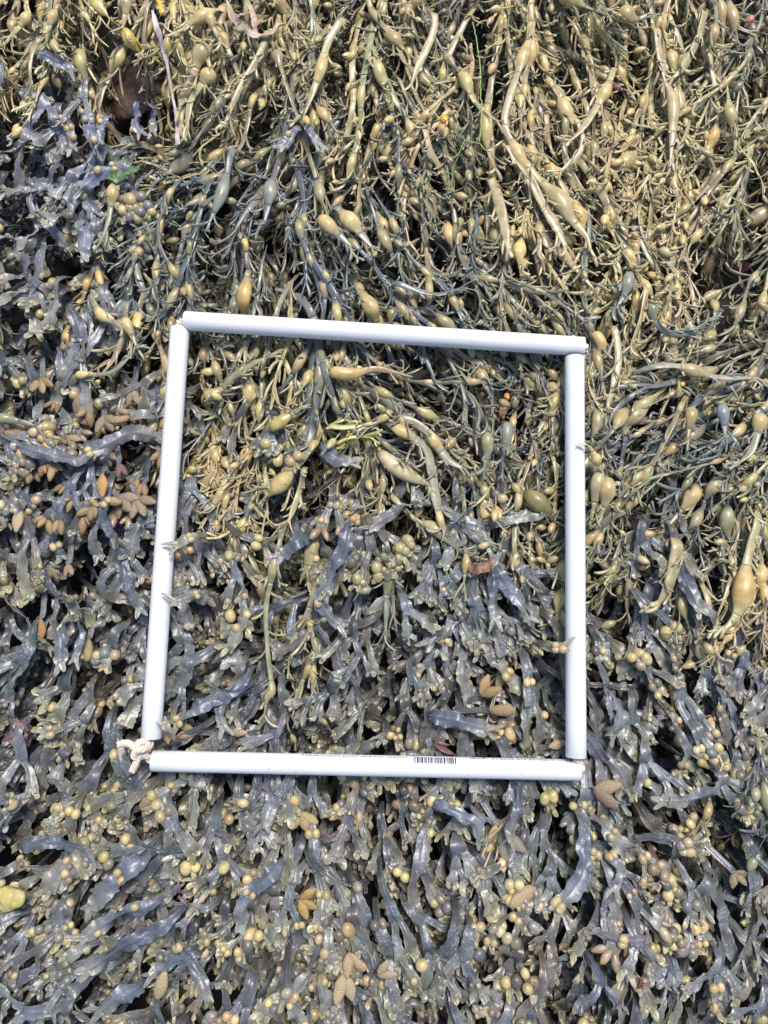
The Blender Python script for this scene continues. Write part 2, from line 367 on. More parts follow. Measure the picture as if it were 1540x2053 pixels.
def knotted_frond(p0, ang, L, hw, lay, col, bcol, tipc, flow=FLOW_K, depth=0, rise=.03, pull=.22, nblad=None, twd=.011):
    body, blad = [], []
    def branch(p, ang, L, hw, depth, rise, z0=None):
        P = walk(p, ang, L, .006, flow, pull, rnd.gauss(0, .2), .065, lay, rise, rnd.uniform(0, .012), hw)
        if z0 is not None:
            k = np.clip(1 - np.arange(len(P)) / 5.0, 0, 1); P[:, 2] = P[:, 2] * (1 - k) + z0 * k
        bl = []; t = rnd.uniform(.18, .4)
        while t < .93:
            lb = rnd.uniform(.017, .034) if rnd.random() < .85 else rnd.uniform(.034, .05); rb = max(hw * 1.25, lb * rnd.uniform(.17, .235))
            if rnd.random() < .66: bl.append((t, lb, rb))
            t += (lb + rnd.uniform(.016, .05)) / L
        P, S, a, LL = strap(P, hw, bl, col, bcol, body, blad)
        twigs_along(P, S, a, LL, twd, .0017, col, body, blad, tipc, bcol)
        if depth > 0:
            for s in rnd.sample((-1, 1), 2)[:rnd.choice((1, 1, 2))]:
                i = int(len(P) * rnd.uniform(.25, .65)); T = P[i + 1] - P[i - 1]
                branch(P[i], math.atan2(T[1], T[0]) + s * rnd.uniform(.2, .5), L * rnd.uniform(.4, .7), hw * .8, depth - 1, 0, P[i][2])
        # fork at the tip
        i = len(P) - 3; T = P[i] - P[i - 2]; h = math.atan2(T[1], T[0])
        for s in (-1, 1):
            twig(P[i], h + s * rnd.uniform(.2, .5), rnd.uniform(.01, .03), hw * .5, rnd.uniform(-.2, .3), col, body, blad, tipc, 0, bcol)
        return P
    P = branch(p0, ang, L, hw, depth, rise)
    return body, blad, P

# ------------------------------------------------------------------ bladder wrack
YEL = (.40, .34, .15)
_uk = np.array([-1, -.94, -.66, -.33, -.1, 0, .1, .33, .66, .94, 1, .94, 0, -.94])
_under = np.array([0] * 11 + [1, 1, 1], float)
def blade(P, wl, wr, roll, col, ruff, camber, rib, seed=None):
    """a flat frond piece: separate left and right half-widths, midrib, ruffled edges, real thickness"""
    n = len(P); T, S, N = frame(P, roll)
    L = np.linalg.norm(np.diff(P, axis=0), axis=1).sum()
    X = np.where(_uk[None] < 0, _uk[None] * wl[:, None], _uk[None] * wr[:, None])
    m = np.abs(_uk)[None] ** 2
    rl = wob(n, L, .015, 1)[:, None]; rr = wob(n, L, .015, 1)[:, None]
    w = (wl + wr)[:, None] * .5
    Y = w * ruff * m * np.where(_uk[None] < 0, rl, rr) + camber * w * _uk[None] ** 2 + rib * np.exp(-(_uk[None] / .13) ** 2) * (1 - _under[None] * 1.6) - _under[None] * .0007
    V = loft(P, S, N, X, Y, col)
    return V
def fucus_frond(p0, ang, L, hw, lay, col, tipc, bcol, flow=FLOW_F, levels=2, rise=.03, pull=.2, tips='ragged', nb=1.0, narrow=.55):
    body, blad, wart = [], [], []
    rough_end = []
    def piece(P, w0, w1, c0, c1, rag, roll, endround=False, notch=False):
        L = np.linalg.norm(np.diff(P, axis=0), axis=1).sum(); n = max(7, int(L / .0028)); P, L = resample(P, n); t = np.linspace(0, 1, n)
        wbase = w0 + (w1 - w0) * smooth(t)
        wl = wbase * (1 + wob(n, L, .016, .16) + rag * np.abs(wob(n, L, .006, .5)) - rag * .15); wr = wbase * (1 + wob(n, L, .016, .16) + rag * np.abs(wob(n, L, .006, .5)) - rag * .15)
        if endround:
            k = np.sqrt(np.clip((1 - t) * L / (w1 * 1.1), 0.03, 1)); wl *= k; wr *= k
        roll = roll + wob(n, L, .06, .45)
        cc = lerpc(c0, c1, smooth(t)) * (1 + wob(n, L, .03, .08))[:, None]
        # edge and midrib tint: tan-cream on ragged tips, pale rim highlights painted into the edges
        C = np.repeat(cc[:, None], len(_uk), 1)
        ed = (np.abs(_uk) ** 6)[None, :, None] * (.55 if rag > .2 else .18)
        C = C * (1 - ed) + np.array(tipc)[None, None] * ed
        return blade(P, np.maximum(wl, .0006), np.maximum(wr, .0006), roll, np.concatenate([C[:1], C, C[-1:]])[1:-1], rnd.uniform(.5, .95) if rag > .2 else rnd.uniform(.2, .5), rnd.uniform(-.2, .2), .0007), P, roll, wl
    def grow(p, ang, L, w, lev, rise, z0, c0, roll0):
        final = lev == 0
        P = walk(p, ang, L, .005, flow, pull, rnd.gauss(0, .3), .13, lay, rise, rnd.uniform(-.004, .014), .004, rnd.uniform(0, .008))
        if z0 is not None:
            k = np.clip(1 - np.arange(len(P)) / 5.0, 0, 1); P[:, 2] = P[:, 2] * (1 - k) + z0 * k
        c1 = tuple(np.array(col) * .92 + np.array(tipc) * .08) if not final else tuple(np.array(col) * .58 + np.array(tipc) * .42)
        rag = .6 if final and tips == 'ragged' else .12
        first = rise > 0
        v, P2, roll, wl = piece(P, w * (.35 if first else narrow), w * (1.0 if not final else 1.15), c0, c1, rag, roll0)
        body.append(v)
        n = len(P2); T, S, N = frame(P2, roll)
        # vesicles in pairs beside the midrib
        if lev <= 1 and nb > 0:
            for _ in range(np.random.RandomState(rnd.randrange(10 ** 6)).poisson((.95 if final else .5) * nb)):
                i = rnd.randrange(int(n * .3), n); r = rnd.uniform(.0026, .0058) * (1.25 if nb > 1.2 else 1)
                for s in rnd.sample((-1, 1), rnd.choice((1, 2, 2))):
                    r2 = r * rnd.uniform(.85, 1.1)
                    q = P2[i] + S[i] * s * max(r2 * .9, w * .45) + N[i] * rnd.uniform(.0, .0015)
                    c = zcap(q[0], q[1]) - r2
                    if q[2] > c: q = np.array([q[0], q[1], c])
                    d = T[i] + S[i] * rnd.uniform(-.3, .3); d /= np.linalg.norm(d)
                    Lb = r2 * 2 * rnd.uniform(1.0, 1.35); m = 9; tt = np.linspace(0.02, .98, m)
                    B = q[None] + d[None] * ((tt - .5) * Lb)[:, None]; pr = r2 * np.sqrt(np.clip(1 - (2 * tt - 1) ** 2, .01, 1))
                    bc = jit(bcol, .16) if rnd.random() > .42 else jit(mix3(col, bcol, rnd.uniform(.1, .5)), .1)
                    blad.append(tube(B, np.zeros(m), pr, pr * .9, lerpc(bc, np.array(bc) * .85, np.abs(2 * tt - 1) ** 3), 12))
        h = math.atan2(*(P2[-1] - P2[-4])[[1, 0]])
        if not final:
            for s in (-1, 1):
                q = P2[-2] + S[-1] * (-s) * w * -.38
                q = P2[-3] + S[-1] * s * w * .42
                turn = -s if True else s
                grow(q[:2], h + turn * rnd.uniform(.25, .8), L * rnd.uniform(.6, 1.0), w * rnd.uniform(.78, .98), lev - 1 if rnd.random() < .85 else 0, 0, q[2], c1, roll[-1] * .5)
        else:
            k = rnd.choice((2, 2, 3))
            for j in range(k):
                a2 = h + (j - (k - 1) / 2) * rnd.uniform(.5, .9) + rnd.gauss(0, .15)
                off = S[-1] * w * .55 * (-(j - (k - 1) / 2))
                if tips == 'wart':
                    Lr = rnd.uniform(.012, .022); r = Lr * rnd.uniform(.22, .3)
                    d = np.array([math.cos(a2), math.sin(a2), rnd.uniform(-.2, .5)])
                    wc = jit((.33, .23, .12), .2)
                    q = bladder_on(P2[-3] + off, d, Lr, r, wc, np.array(wc) * .8, 12)
                    wart.append(q[0])
                else:
                    Lr = rnd.uniform(.006, .017)
                    Pq = np.array([P2[-3] + off + np.array([math.cos(a2), math.sin(a2), 0]) * Lr * t + np.array([0, 0, rnd.uniform(-.3, .6) * Lr * t * t]) for t in np.linspace(0, 1, 5)])
                    for qq in Pq:
                        c = zcap(qq[0], qq[1]) - .003
                        if qq[2] > c: qq[2] = c
                    v, _, _, _ = piece(Pq, w * .55, w * rnd.uniform(.4, .6), c1, jit(tipc, .12), .3, roll[-1] + rnd.gauss(0, .4), True)
                    body.append(v)
        return P2
    stip = tuple(np.array(col) * np.array((.9, .78, .62)))
    P = grow(p0, ang, L, hw, levels, rise, None, stip, rnd.gauss(0, .35))
    return body, blad, wart, P

# ------------------------------------------------------------------ the setting
def structure(o): o['kind'] = 'structure'; return o
def ground():
    n = 150; e = 1.1
    xs = np.linspace(-e, e, n); X, Y = np.meshgrid(xs, xs, indexing='ij')
    Z = np.zeros_like(X)
    for k, a, f in [(7, .3, 1), (13, 1.9, 2), (23, 2.7, .4), (41, .9, 3), (60, 2.2, 5), (88, 1.2, 2.2)]:
        Z += np.sin(k * (X * math.cos(a) + Y * math.sin(a)) + f) * .09 / (k + 3)
    Z = Z - .15
    far = np.maximum(np.abs(X), np.abs(Y)) / e
    st = np.where(far > .999, 40.0, 1.0)          # the outer row runs out to the horizon
    V = np.stack([X * st, Y * st, Z], -1).reshape(-1, 3)
    i, j = np.meshgrid(np.arange(n - 1), np.arange(n - 1), indexing='ij'); b = (i * n + j).ravel()
    F = np.stack([b, b + n, b + n + 1, b + 1], 1)
    a = Acc(); a.add((V, F, np.full((len(V), 3), .05))); return structure(a.build('ground', M_ROCK))
ground()

# ------------------------------------------------------------------ the fronds
TAN, OLIVE, GREY = (.50, .395, .205), (.25, .23, .135), (.100, .122, .135)
KB = [(.58, .43, .17), (.50, .38, .16), (.25, .24, .155)]
TONE_K = [(420, 360, .9), (500, 420, 1.1), (620, 380, .8), (620, 460, 1.1), (420, 560, 1), (480, 620, .8), (640, 600, 1), (780, 490, 1), (860, 600, 1.1), (960, 520, .7), (1040, 620, .8), (780, 350, .5), (1250, 640, .7), (1420, 640, .8), (1480, 720, .9), (1220, 800, .9), (1400, 800, .9), (900, 760, .7), (1050, 850, .7), (700, 780, .6), (480, 880, .3), (150, 60, 0), (500, 150, .15), (700, 250, .3), (1000, 200, .25), (1300, 250, .1), (1480, 150, .15), (1150, 450, 0), (1300, 500, .1), (1480, 480, .4), (450, 420, 1.0), (560, 500, .9), (700, 420, .8), (700, 560, .7), (850, 520, .8), (950, 600, .6), (330, 350, .8), (250, 560, .5),
          (450, 750, .3), (550, 800, .1), (750, 800, .6), (850, 900, .4), (1000, 750, .6), (1050, 950, .5), (1300, 720, .9), (1300, 900, .7), (1450, 900, .6), (1450, 1100, .2), (880, 1030, .4)]
SLATE, SLATE2, VIOLET, BROWN = (.044, .053, .070), (.128, .142, .172), (.125, .134, .185), (.10, .088, .075)  # slate bases carry the bluish sky sheen in their colour
TONE_F = [(150, 250, 1), (100, 400, .9), (250, 560, .4), (200, 700, .5), (200, 1000, .1), (100, 1400, .1), (450, 1150, .1), (700, 1250, .25), (1000, 1250, .15), (1300, 1350, .1), (300, 1700, .1), (600, 1900, .1), (1100, 1800, .2), (1400, 1700, .1), (1350, 1880, .35)]
def mix3(a, b, t): return tuple(x * (1 - t) + y * t for x, y in zip(a, b))
def knot_cols(u, v):
    t = min(1, max(0, idw(TONE_K, u, v)[0] + rnd.gauss(0, .22)))
    if t < .5: c = mix3(TAN, OLIVE, t * 2); nm = 'tan' if t < .25 else 'olive'
    else: c = mix3(OLIVE, GREY, t * 2 - 1); nm = 'olive' if t < .7 else 'grey green'
    b = mix3(KB[0], KB[2], min(1, max(0, t * .75 + rnd.gauss(0, .2))))
    return jit(c, .16), jit(b, .14), jit(mix3(CREAM, c, t * .5), .2), nm
def fuc_cols(u, v):
    t = min(1, max(0, float(idw(TONE_F, u, v)[0]) + rnd.gauss(0, .12)))
    c = mix3(SLATE, SLATE2, rnd.random()); nm = 'slate'
    if t > .55: c = mix3(c, VIOLET, .8); nm = 'violet grey'
    elif rnd.random() < .2: c = mix3(c, BROWN, rnd.uniform(.6, 1)); nm = 'brownish'
    yl = rnd.random()
    return jit(c, .15), jit(mix3((.20, .20, .16), (.42, .37, .20), yl), .15), jit(mix3((.46, .35, .19), (.54, .43, .18), yl), .12), nm

FR = []        # the individual fronds: dicts with kind, tone, path, object
def heading(flow, u, v, jitter): fx, fy = idw(flow, u, v); return math.atan2(-fy, fx) + rnd.gauss(0, jitter)
def near_pit(u, v):
    for pu, pv, su, sv, dep in PITS[:3]:
        if ((u - pu) / su) ** 2 + ((v - pv) / sv) ** 2 < 1.7: return True
    return False
def scatter(cell, jitter=.8, box=(-260, 1800, -330, 2330)):
    pts = []
    u = box[0]
    while u < box[1]:
        v = box[2]
        while v < box[3]:
            pts.append((u + rnd.uniform(-.5, .5) * cell * jitter * 2, v + rnd.uniform(-.5, .5) * cell * jitter * 2)); v += cell
        u += cell
    rnd.shuffle(pts); return pts
massK, massF = Acc(), Acc()
def crosses_pit(P):
    """would this frond lie across the open rock hollow or the anemone's gap?"""
    U, V = to_px(P)
    for pu, pv, su, sv, dep in (PITS[0], PITS[1], (1480, 538, 40, 34, 0)):
        if (((U - pu) / su) ** 2 + ((V - pv) / sv) ** 2 < .75).sum() > 2: return True
    return False
def make_knot(u, v, lay, mass, depth=1, Lm=1.0):
    """a frond whose middle lies near photo pixel (u, v)"""
    L = rnd.uniform(.15, .31) * Lm
    a = heading(FLOW_K, u, v, .30 if mass is None else .5)
    e = to_px(px(u, v) + np.array([math.cos(a), math.sin(a), 0]) * L * .5)
    zt = idw(ZONE, float(e[0]), float(e[1]), 2.5)[0]
    if zt < .6: L *= .45 + .9 * zt        # shorter where the bladder wrack takes over
    p = px(u, v) - np.array([math.cos(a), math.sin(a), 0]) * L * .5
    col, bc, tc, nm = knot_cols(u, v)
    if lay < -.02:                       # low in the mat: gap shade put into the colour, dull brown, few pale tips
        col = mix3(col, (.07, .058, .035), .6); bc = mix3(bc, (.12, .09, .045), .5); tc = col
    hw = rnd.uniform(.0026, .0046) if rnd.random() < .55 else rnd.uniform(.0018, .0026)
    if hw < .0026: L *= 1.25
    hw *= (1.35 if rnd.random() < .12 else 1)
    body, blad, P = knotted_frond(p, a, L, hw, lay, col, bc, tc, depth=depth, twd=.016 if mass is not None else .018 if hw < .003 else .027)
    return body, blad, P, nm
def make_fuc(u, v, lay, mass, levels=2):
    L = rnd.uniform(.026, .050)
    if mass is None and rnd.random() < .45: L *= 1.75; levels = 1
    a = heading(FLOW_F, u, v, .45 if mass is None else .6)
    p = px(u, v) - np.array([math.cos(a), math.sin(a), 0]) * L * 1.1
    col, tc, bc, nm = fuc_cols(u, v)
    if lay < -.02: col = mix3(col, (.034, .031, .030), .6); tc = mix3(tc, col, .7); bc = mix3(bc, col, .6)  # low fronds darkened in colour to deepen the shaded gaps
    wart_p = .5 if (60 < u < 330 and 700 < v < 1050) else .015
    tips = 'wart' if rnd.random() < wart_p else 'ragged'
    hw = rnd.uniform(.0056, .0108)
    fert = math.sin(u / 97 + v / 143 + 1) + math.sin(u / 61 - v / 83 + 2.2) + math.sin(u / 171 + v / 67)      # fertile patches
    fert = fert / 3 + (.22 if v > 1540 or (u > 1170 and v > 1100) else -.12 if 350 < u < 900 else .0) + rnd.gauss(0, .3)
    nb = 1.5 if fert > .35 else .6 if fert > .05 else .12
    if fert > .15: tc = mix3(tc, (.46, .39, .18), .6)
    if mass is not None: nb *= .4
    if tips == 'wart': nb = .3
    body, blad, wart, P = fucus_frond(p, a, L, hw, lay, col, tc, bc, levels=levels, tips=tips, nb=nb)
    return body, blad, wart, P, nm
# the tangle underneath (nobody could count it)
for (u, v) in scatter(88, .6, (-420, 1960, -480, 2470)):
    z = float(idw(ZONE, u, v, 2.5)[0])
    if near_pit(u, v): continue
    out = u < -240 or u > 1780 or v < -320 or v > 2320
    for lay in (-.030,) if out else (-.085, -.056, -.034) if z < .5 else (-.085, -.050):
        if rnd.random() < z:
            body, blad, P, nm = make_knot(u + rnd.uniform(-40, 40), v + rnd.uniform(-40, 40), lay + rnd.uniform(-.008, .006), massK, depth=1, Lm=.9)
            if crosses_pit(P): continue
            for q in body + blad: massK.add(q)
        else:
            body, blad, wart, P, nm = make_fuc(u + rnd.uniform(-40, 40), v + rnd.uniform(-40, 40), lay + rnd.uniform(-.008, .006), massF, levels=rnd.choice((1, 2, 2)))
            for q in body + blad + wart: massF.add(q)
# the top layer, frond by frond; those outside the frame join the tangle
LIMK, LIMF = 232, 222; nK = nF = 0
def individual(kind, body, blad, wart, P, nm, lay):
    base = P[0].copy()
    a = Acc(); [a.add(q) for q in body]
    o = a.build('knotted_wrack_frond' if kind == 'K' else 'bladder_wrack_frond', M_KNOT if kind == 'K' else M_FUC, origin=base)
    for q in blad:
        b = Acc(); b.add(q); b.build('bladder', M_BLAD, parent=o, origin=base)
    for q in wart:
        b = Acc(); b.add(q); b.build('receptacle', M_WART, parent=o, origin=base)
    FR.append(dict(kind=kind, nm=nm, P=P, o=o, nb=len(blad), nw=len(wart)))
    return o
for (u, v) in scatter(66, .7):
    z = float(idw(ZONE, u, v, 2.5)[0]); lay = rnd.uniform(-.016, .012)
    if near_pit(u, v) or (rnd.random() < .34 and (350 < u < 980 and 350 < v < 640 or 930 < u < 1130 and 740 < v < 900)): continue
    inside = 0 < u < 1540 and 0 < v < 2053
    if rnd.random() < z:
        if not inside and rnd.random() < .35: continue
        ind = inside and nK < LIMK
        body, blad, P, nm = make_knot(u, v, lay, None, depth=rnd.choice((0, 1, 1)))
        if crosses_pit(P): continue
        if ind: individual('K', body, blad, [], P, nm, lay); nK += 1
        else: [massK.add(q) for q in body + blad]
    else:
        if rnd.random() < (.15 if inside else .4): continue
        ind = inside and nF < LIMF
        body, blad, wart, P, nm = make_fuc(u, v, lay, None, levels=rnd.choice((1, 2, 2, 3)))
        if ind: individual('F', body, blad, wart, P, nm, lay); nF += 1
        else: [massF.add(q) for q in body + blad + wart]
o = massK.build('knotted_wrack_carpet', M_KNOT); o['kind'] = 'stuff'; o['label'] = 'tangled knotted wrack filling the gaps beneath the upper fronds'
o = massF.build('bladder_wrack_carpet', M_FUC); o['kind'] = 'stuff'; o['label'] = 'dark tangled bladder wrack filling the gaps beneath the upper fronds'
print('FRONDS', nK, nF, massK.n, massF.n)

# ------------------------------------------------------------------ fronds set by eye, one by one
def surf(u, v, dz):
    q = px(u, v, .01); z = H(q[0], q[1]) + dz
    q = px(u, v, z); return q
def tag(o, label, cat, group=None):
    o['label'] = label; o['category'] = cat
    if group: o['group'] = group
    return o
def strap_px(pts, hw, bl, col, bcol, label=None, tw=.018, dz=.018, fork=True, thick=.28, twmax=.024, tipc=CREAM, roll=.35):
    """a knotted wrack frond along photo pixels; sizes in pixels"""
    p3 = [surf(q[0], q[1], q[2] if len(q) > 2 else dz) for q in pts]
    P = spline(p3, 60)
    for q in P:
        c = zcap(q[0], q[1]) - hw * PXM
        if q[2] > c: q[2] = c
    tt = np.linspace(0, 1, len(P)); P[:, 2] -= .022 * np.clip(1 - tt / .16, 0, 1) ** 2
    body, blad = [], []
    P, S, a, L = strap(P, hw * PXM, [(t, l * PXM, r * PXM) for t, l, r in bl], col, bcol, body, blad, thick=thick, roll_amp=roll)
    if tw: twigs_along(P, S, a, L, tw, .0017, col, body, blad if False else [], tipc, bcol, lmax=twmax)
    if fork:
        T = P[-1] - P[-3]; h = math.atan2(T[1], T[0])
        for sd in (-1, 1): twig(P[-3], h + sd * rnd.uniform(.2, .45), rnd.uniform(.012, .026), max(.0018, hw * PXM * .5), .1, col, body, [], tipc, 0, bcol)
    o = individual('K', body, blad, [], P, 'tan', 0)
    FR[-1]['label'] = label
    return o
T0, T1, O0, O1, G0, G1 = (.44, .36, .20), (.56, .42, .18), (.25, .23, .13), (.44, .34, .14), (.165, .180, .170), (.27, .275, .215)
SP = [  # points, half width, bladders, pigment, bladder pigment
 ([(1075, 10), (1065, 65), (1047, 120), (1025, 185), (1012, 250), (1040, 310), (1070, 370), (1120, 475)], 8, [(.22, 80, 14), (.64, 66, 14)], T0, T1),
 ([(1240, 115), (1212, 185), (1170, 255), (1140, 285)], 8, [(.42, 62, 15)], T0, T1),
 ([(1170, 250), (1165, 300), (1140, 330), (1120, 345)], 6, [], T0, T1),
 ([(1315, 30), (1322, 105), (1337, 165), (1350, 215), (1345, 325)], 8, [(.62, 115, 13)], (.42, .34, .2), (.50, .39, .2)),
 ([(1420, 0), (1400, 75), (1370, 135), (1345, 160)], 9, [], T0, T1),
 ([(1030, 275), (1065, 340), (1120, 400), (1142, 435), (1175, 475), (1185, 505)], 8, [(.58, 115, 20)], T0, (.48, .38, .19)),
 ([(1010, 280), (1030, 310), (1070, 375), (1120, 465), (1135, 500)], 11, [], T0, T1),
 ([(870, 10), (870, 60), (840, 130), (825, 170)], 8, [], T0, T1),
 ([(920, 130), (935, 165), (950, 200), (975, 225), (1000, 245)], 8, [(.35, 60, 14)], T0, T1),
 ([(980, 350), (990, 370), (1005, 425), (1020, 505)], 11, [], T0, T1),
 ([(1120, -25), (1165, 8), (1225, 33)], 7, [(.32, 85, 21)], O0, O1),
 ([(1240, 18), (1275, 38), (1305, 25)], 5, [(.45, 52, 18)], O0, O1),
 ([(975, 205), (975, 265), (985, 310), (995, 345)], 8, [(.42, 90, 15)], T0, T1),
 ([(415, 85), (400, 115), (385, 160), (367, 200), (364, 250)], 9, [(.22, 66, 19)], T0, (.42, .35, .18)),
 ([(425, 140), (405, 168), (382, 205), (374, 260)], 8, [(.22, 44, 18)], T0, T1),
 ([(450, 10), (390, 42), (352, 72)], 7, [(.52, 66, 16)], T0, T1),
 ([(415, 25), (428, 55), (446, 90)], 5, [(.38, 42, 12)], T0, T1),
 ([(252, -20), (253, 18), (246, 60)], 6, [(.48, 48, 13)], T0, (.46, .37, .2)),
 ([(243, 45), (262, 83), (285, 105), (314, 116)], 6, [(.42, 50, 14)], (.40, .32, .10), (.60, .44, .10)),
 ([(120, -5), (100, 50), (92, 92)], 6, [(.5, 36, 11)], T0, T1),
 ([(60, 20), (44, 48), (16, 78)], 6, [(.45, 36, 12)], T0, T1),
 ([(245, 340), (228, 380), (218, 440), (205, 480)], 6, [(.43, 54, 14)], (.28, .26, .18), T1),
 ([(470, 275), (452, 360), (440, 400), (418, 450)], 7, [(.66, 90, 14)], G0, G1),
 ([(545, 350), (540, 395), (530, 450)], 7, [(.45, 64, 16)], G0, G1),
 ([(665, 405), (708, 450), (750, 500)], 8, [(.5, 62, 19)], (.26, .25, .18), T1),
 ([(636, 430), (665, 458), (705, 495)], 8, [(.45, 60, 16)], (.26, .25, .18), T1),
 ([(500, 530), (490, 590), (481, 632)], 7, [(.62, 80, 15)], O0, (.56, .40, .15)),
 ([(715, 570), (746, 620), (768, 660)], 8, [(.55, 66, 17)], O0, (.48, .36, .15)),
 ([(170, 575), (200, 628), (220, 640), (250, 662)], 7, [(.62, 50, 12)], (.27, .25, .17), T1),
 ([(255, 590), (252, 640), (263, 668), (275, 700)], 6, [(.62, 46, 11)], (.27, .25, .17), T1),
 ([(140, 750), (185, 752), (230, 742), (278, 690)], 5, [(.27, 54, 9)], (.25, .24, .17), T1),
 ([(655, 742), (700, 750), (752, 740), (805, 750)], 6, [(.32, 98, 14)], (.38, .26, .15), (.54, .37, .15)),
 ([(398, 797), (437, 785), (480, 745), (540, 712)], 7, [(.28, 44, 12)], O0, O1),
 ([(538, 862), (573, 838), (604, 816)], 6, [(.5, 62, 13)], O0, (.52, .40, .14)),
 ([(765, 838), (803, 863), (846, 889), (863, 923), (872, 983), (880, 1029), (888, 1062)], 10, [(.22, 50, 13), (.93, 44, 8)], (.30, .27, .19), T1),
 ([(780, 838), (817, 842), (849, 860), (874, 889), (900, 923), (935, 942)], 9, [(.58, 46, 12)], (.30, .27, .19), T1),
 ([(755, 898), (780, 925), (815, 950), (845, 965), (866, 974)], 9, [(.5, 105, 17)], (.44, .37, .20), (.52, .44, .24)),
 ([(792, 818), (770, 836), (750, 850), (728, 866)], 4, [(.5, 34, 10)], (.30, .27, .19), T1),
 ([(612, 930), (600, 985), (578, 1050)], 6, [], T0, T1),
 ([(652, 853), (690, 857), (735, 851)], 6, [], (.40, .38, .14), T1),
 ([(668, 893), (700, 878), (735, 875)], 4, [], (.46, .42, .10), T1),
 ([(1280, 737), (1350, 733), (1402, 747), (1445, 757), (1515, 758)], 7, [(.5, 62, 14)], (.30, .26, .20), (.44, .34, .18)),
 ([(1388, 815), (1384, 850), (1378, 885)], 5, [(.45, 54, 13)], O0, O1),
 ([(1446, 800), (1452, 848), (1455, 880)], 6, [(.5, 46, 13)], G0, (.25, .28, .29)),
 ([(1525, 820), (1520, 863), (1505, 905), (1480, 930)], 7, [(.32, 50, 15)], (.28, .26, .19), T1),
 ([(1222, 950), (1216, 995), (1205, 1040)], 7, [(.5, 60, 17)], O0, (.50, .37, .17)),
 ([(1206, 935), (1198, 980), (1190, 1030)], 7, [(.5, 64, 15)], O0, (.42, .37, .21)),
 ([(1050, 985), (1088, 1015), (1120, 1050)], 8, [(.48, 70, 20)], (.16, .145, .07), (.24, .20, .08)),
 ([(975, 860), (978, 905), (968, 945)], 5, [(.48, 60, 13)], (.22, .23, .17), (.30, .29, .16)),
 ([(1018, 840), (1015, 888), (1005, 930)], 6, [(.45, 64, 11)], G0, G1),
 ([(1265, 535), (1255, 583), (1235, 620)], 6, [(.48, 58, 13)], G0, G1),
 ([(1312, 590), (1310, 635), (1335, 665), (1380, 668), (1425, 640)], 6, [(.22, 52, 12)], (.19, .20, .17), (.28, .27, .17)),
 ([(1534, 1012), (1515, 1065), (1499, 1121), (1494, 1155), (1490, 1190), (1476, 1234), (1448, 1266)], 10, [(.66, 100, 22)], (.42, .36, .19), (.56, .38, .15)),
 ([(1362, 1070), (1353, 1130), (1338, 1180), (1318, 1215)], 13, [], (.34, .29, .15), T1),
 ([(-10, 838), (20, 840), (80, 856)], 5, [(.4, 50, 11)], G0, (.26, .25, .13)),
 ([(577, 1030), (560, 1090), (542, 1170), (533, 1226), (537, 1306), (545, 1380), (536, 1400), (529, 1440)], 5, [(.32, 52, 11), (.88, 48, 9)], (.25, .23, .13), (.36, .31, .15)),
 ([(930, 1090), (935, 1120), (932, 1150), (930, 1175)], 4, [(.6, 40, 9)], O0, O1),
 ([(1205, 700), (1190, 760), (1215, 830)], 6, [], T0, T1), ([(1230, 640), (1240, 720), (1225, 790)], 8, [], T0, T1),
 ([(1195, 655), (1212, 690), (1190, 735)], 7, [(.4, 60, 12)], G0, T1),
 ([(1300, 560), (1285, 640), (1262, 700)], 6, [], (.40, .32, .16), T1),
 ([(850, 240), (862, 300), (890, 350), (905, 400)], 7, [], T0, T1), ([(700, 20), (660, 80), (640, 150), (610, 230)], 8, [(.6, 70, 13)], T0, T1),
 ([(540, 40), (520, 110), (480, 180), (450, 250)], 7, [], T0, T1), ([(780, 560), (830, 580), (880, 590), (930, 575)], 6, [], G0, G1),
]
for pts, hw, bl, c, bc in SP:
    strap_px(pts, hw, bl, jit(c, .06), jit(bc, .06))
# the tip that lies over the pipe on the right
def over_pipe():
    body, blad = [], []
    P = spline([surf(1215, 960, .01), px(1200, 930, .02), px(1189, 905, .032), px(1180, 894, .037), px(1172, 889, .0385)], 30)
    P, S, a, L = strap(P, 4 * PXM, [(.52, 34 * PXM, 11 * PXM)], T0, T1, body, blad)
    for sd in (-1, 1):
        body.append(tube(spline([P[-2], px(1166, 889 - sd * 2, .0385), px(1158, 888 + sd * 5, .038)], 8), np.zeros(8), np.linspace(.0015, .0008, 8), np.linspace(.0009, .0006, 8), np.repeat(np.array([CREAM]), 8, 0)))
    o = individual('K', body, blad, [], P, 'tan', 0); FR[-1]['label'] = 'small tan knotted wrack sprig resting its forked tip on the white pipe'
over_pipe()

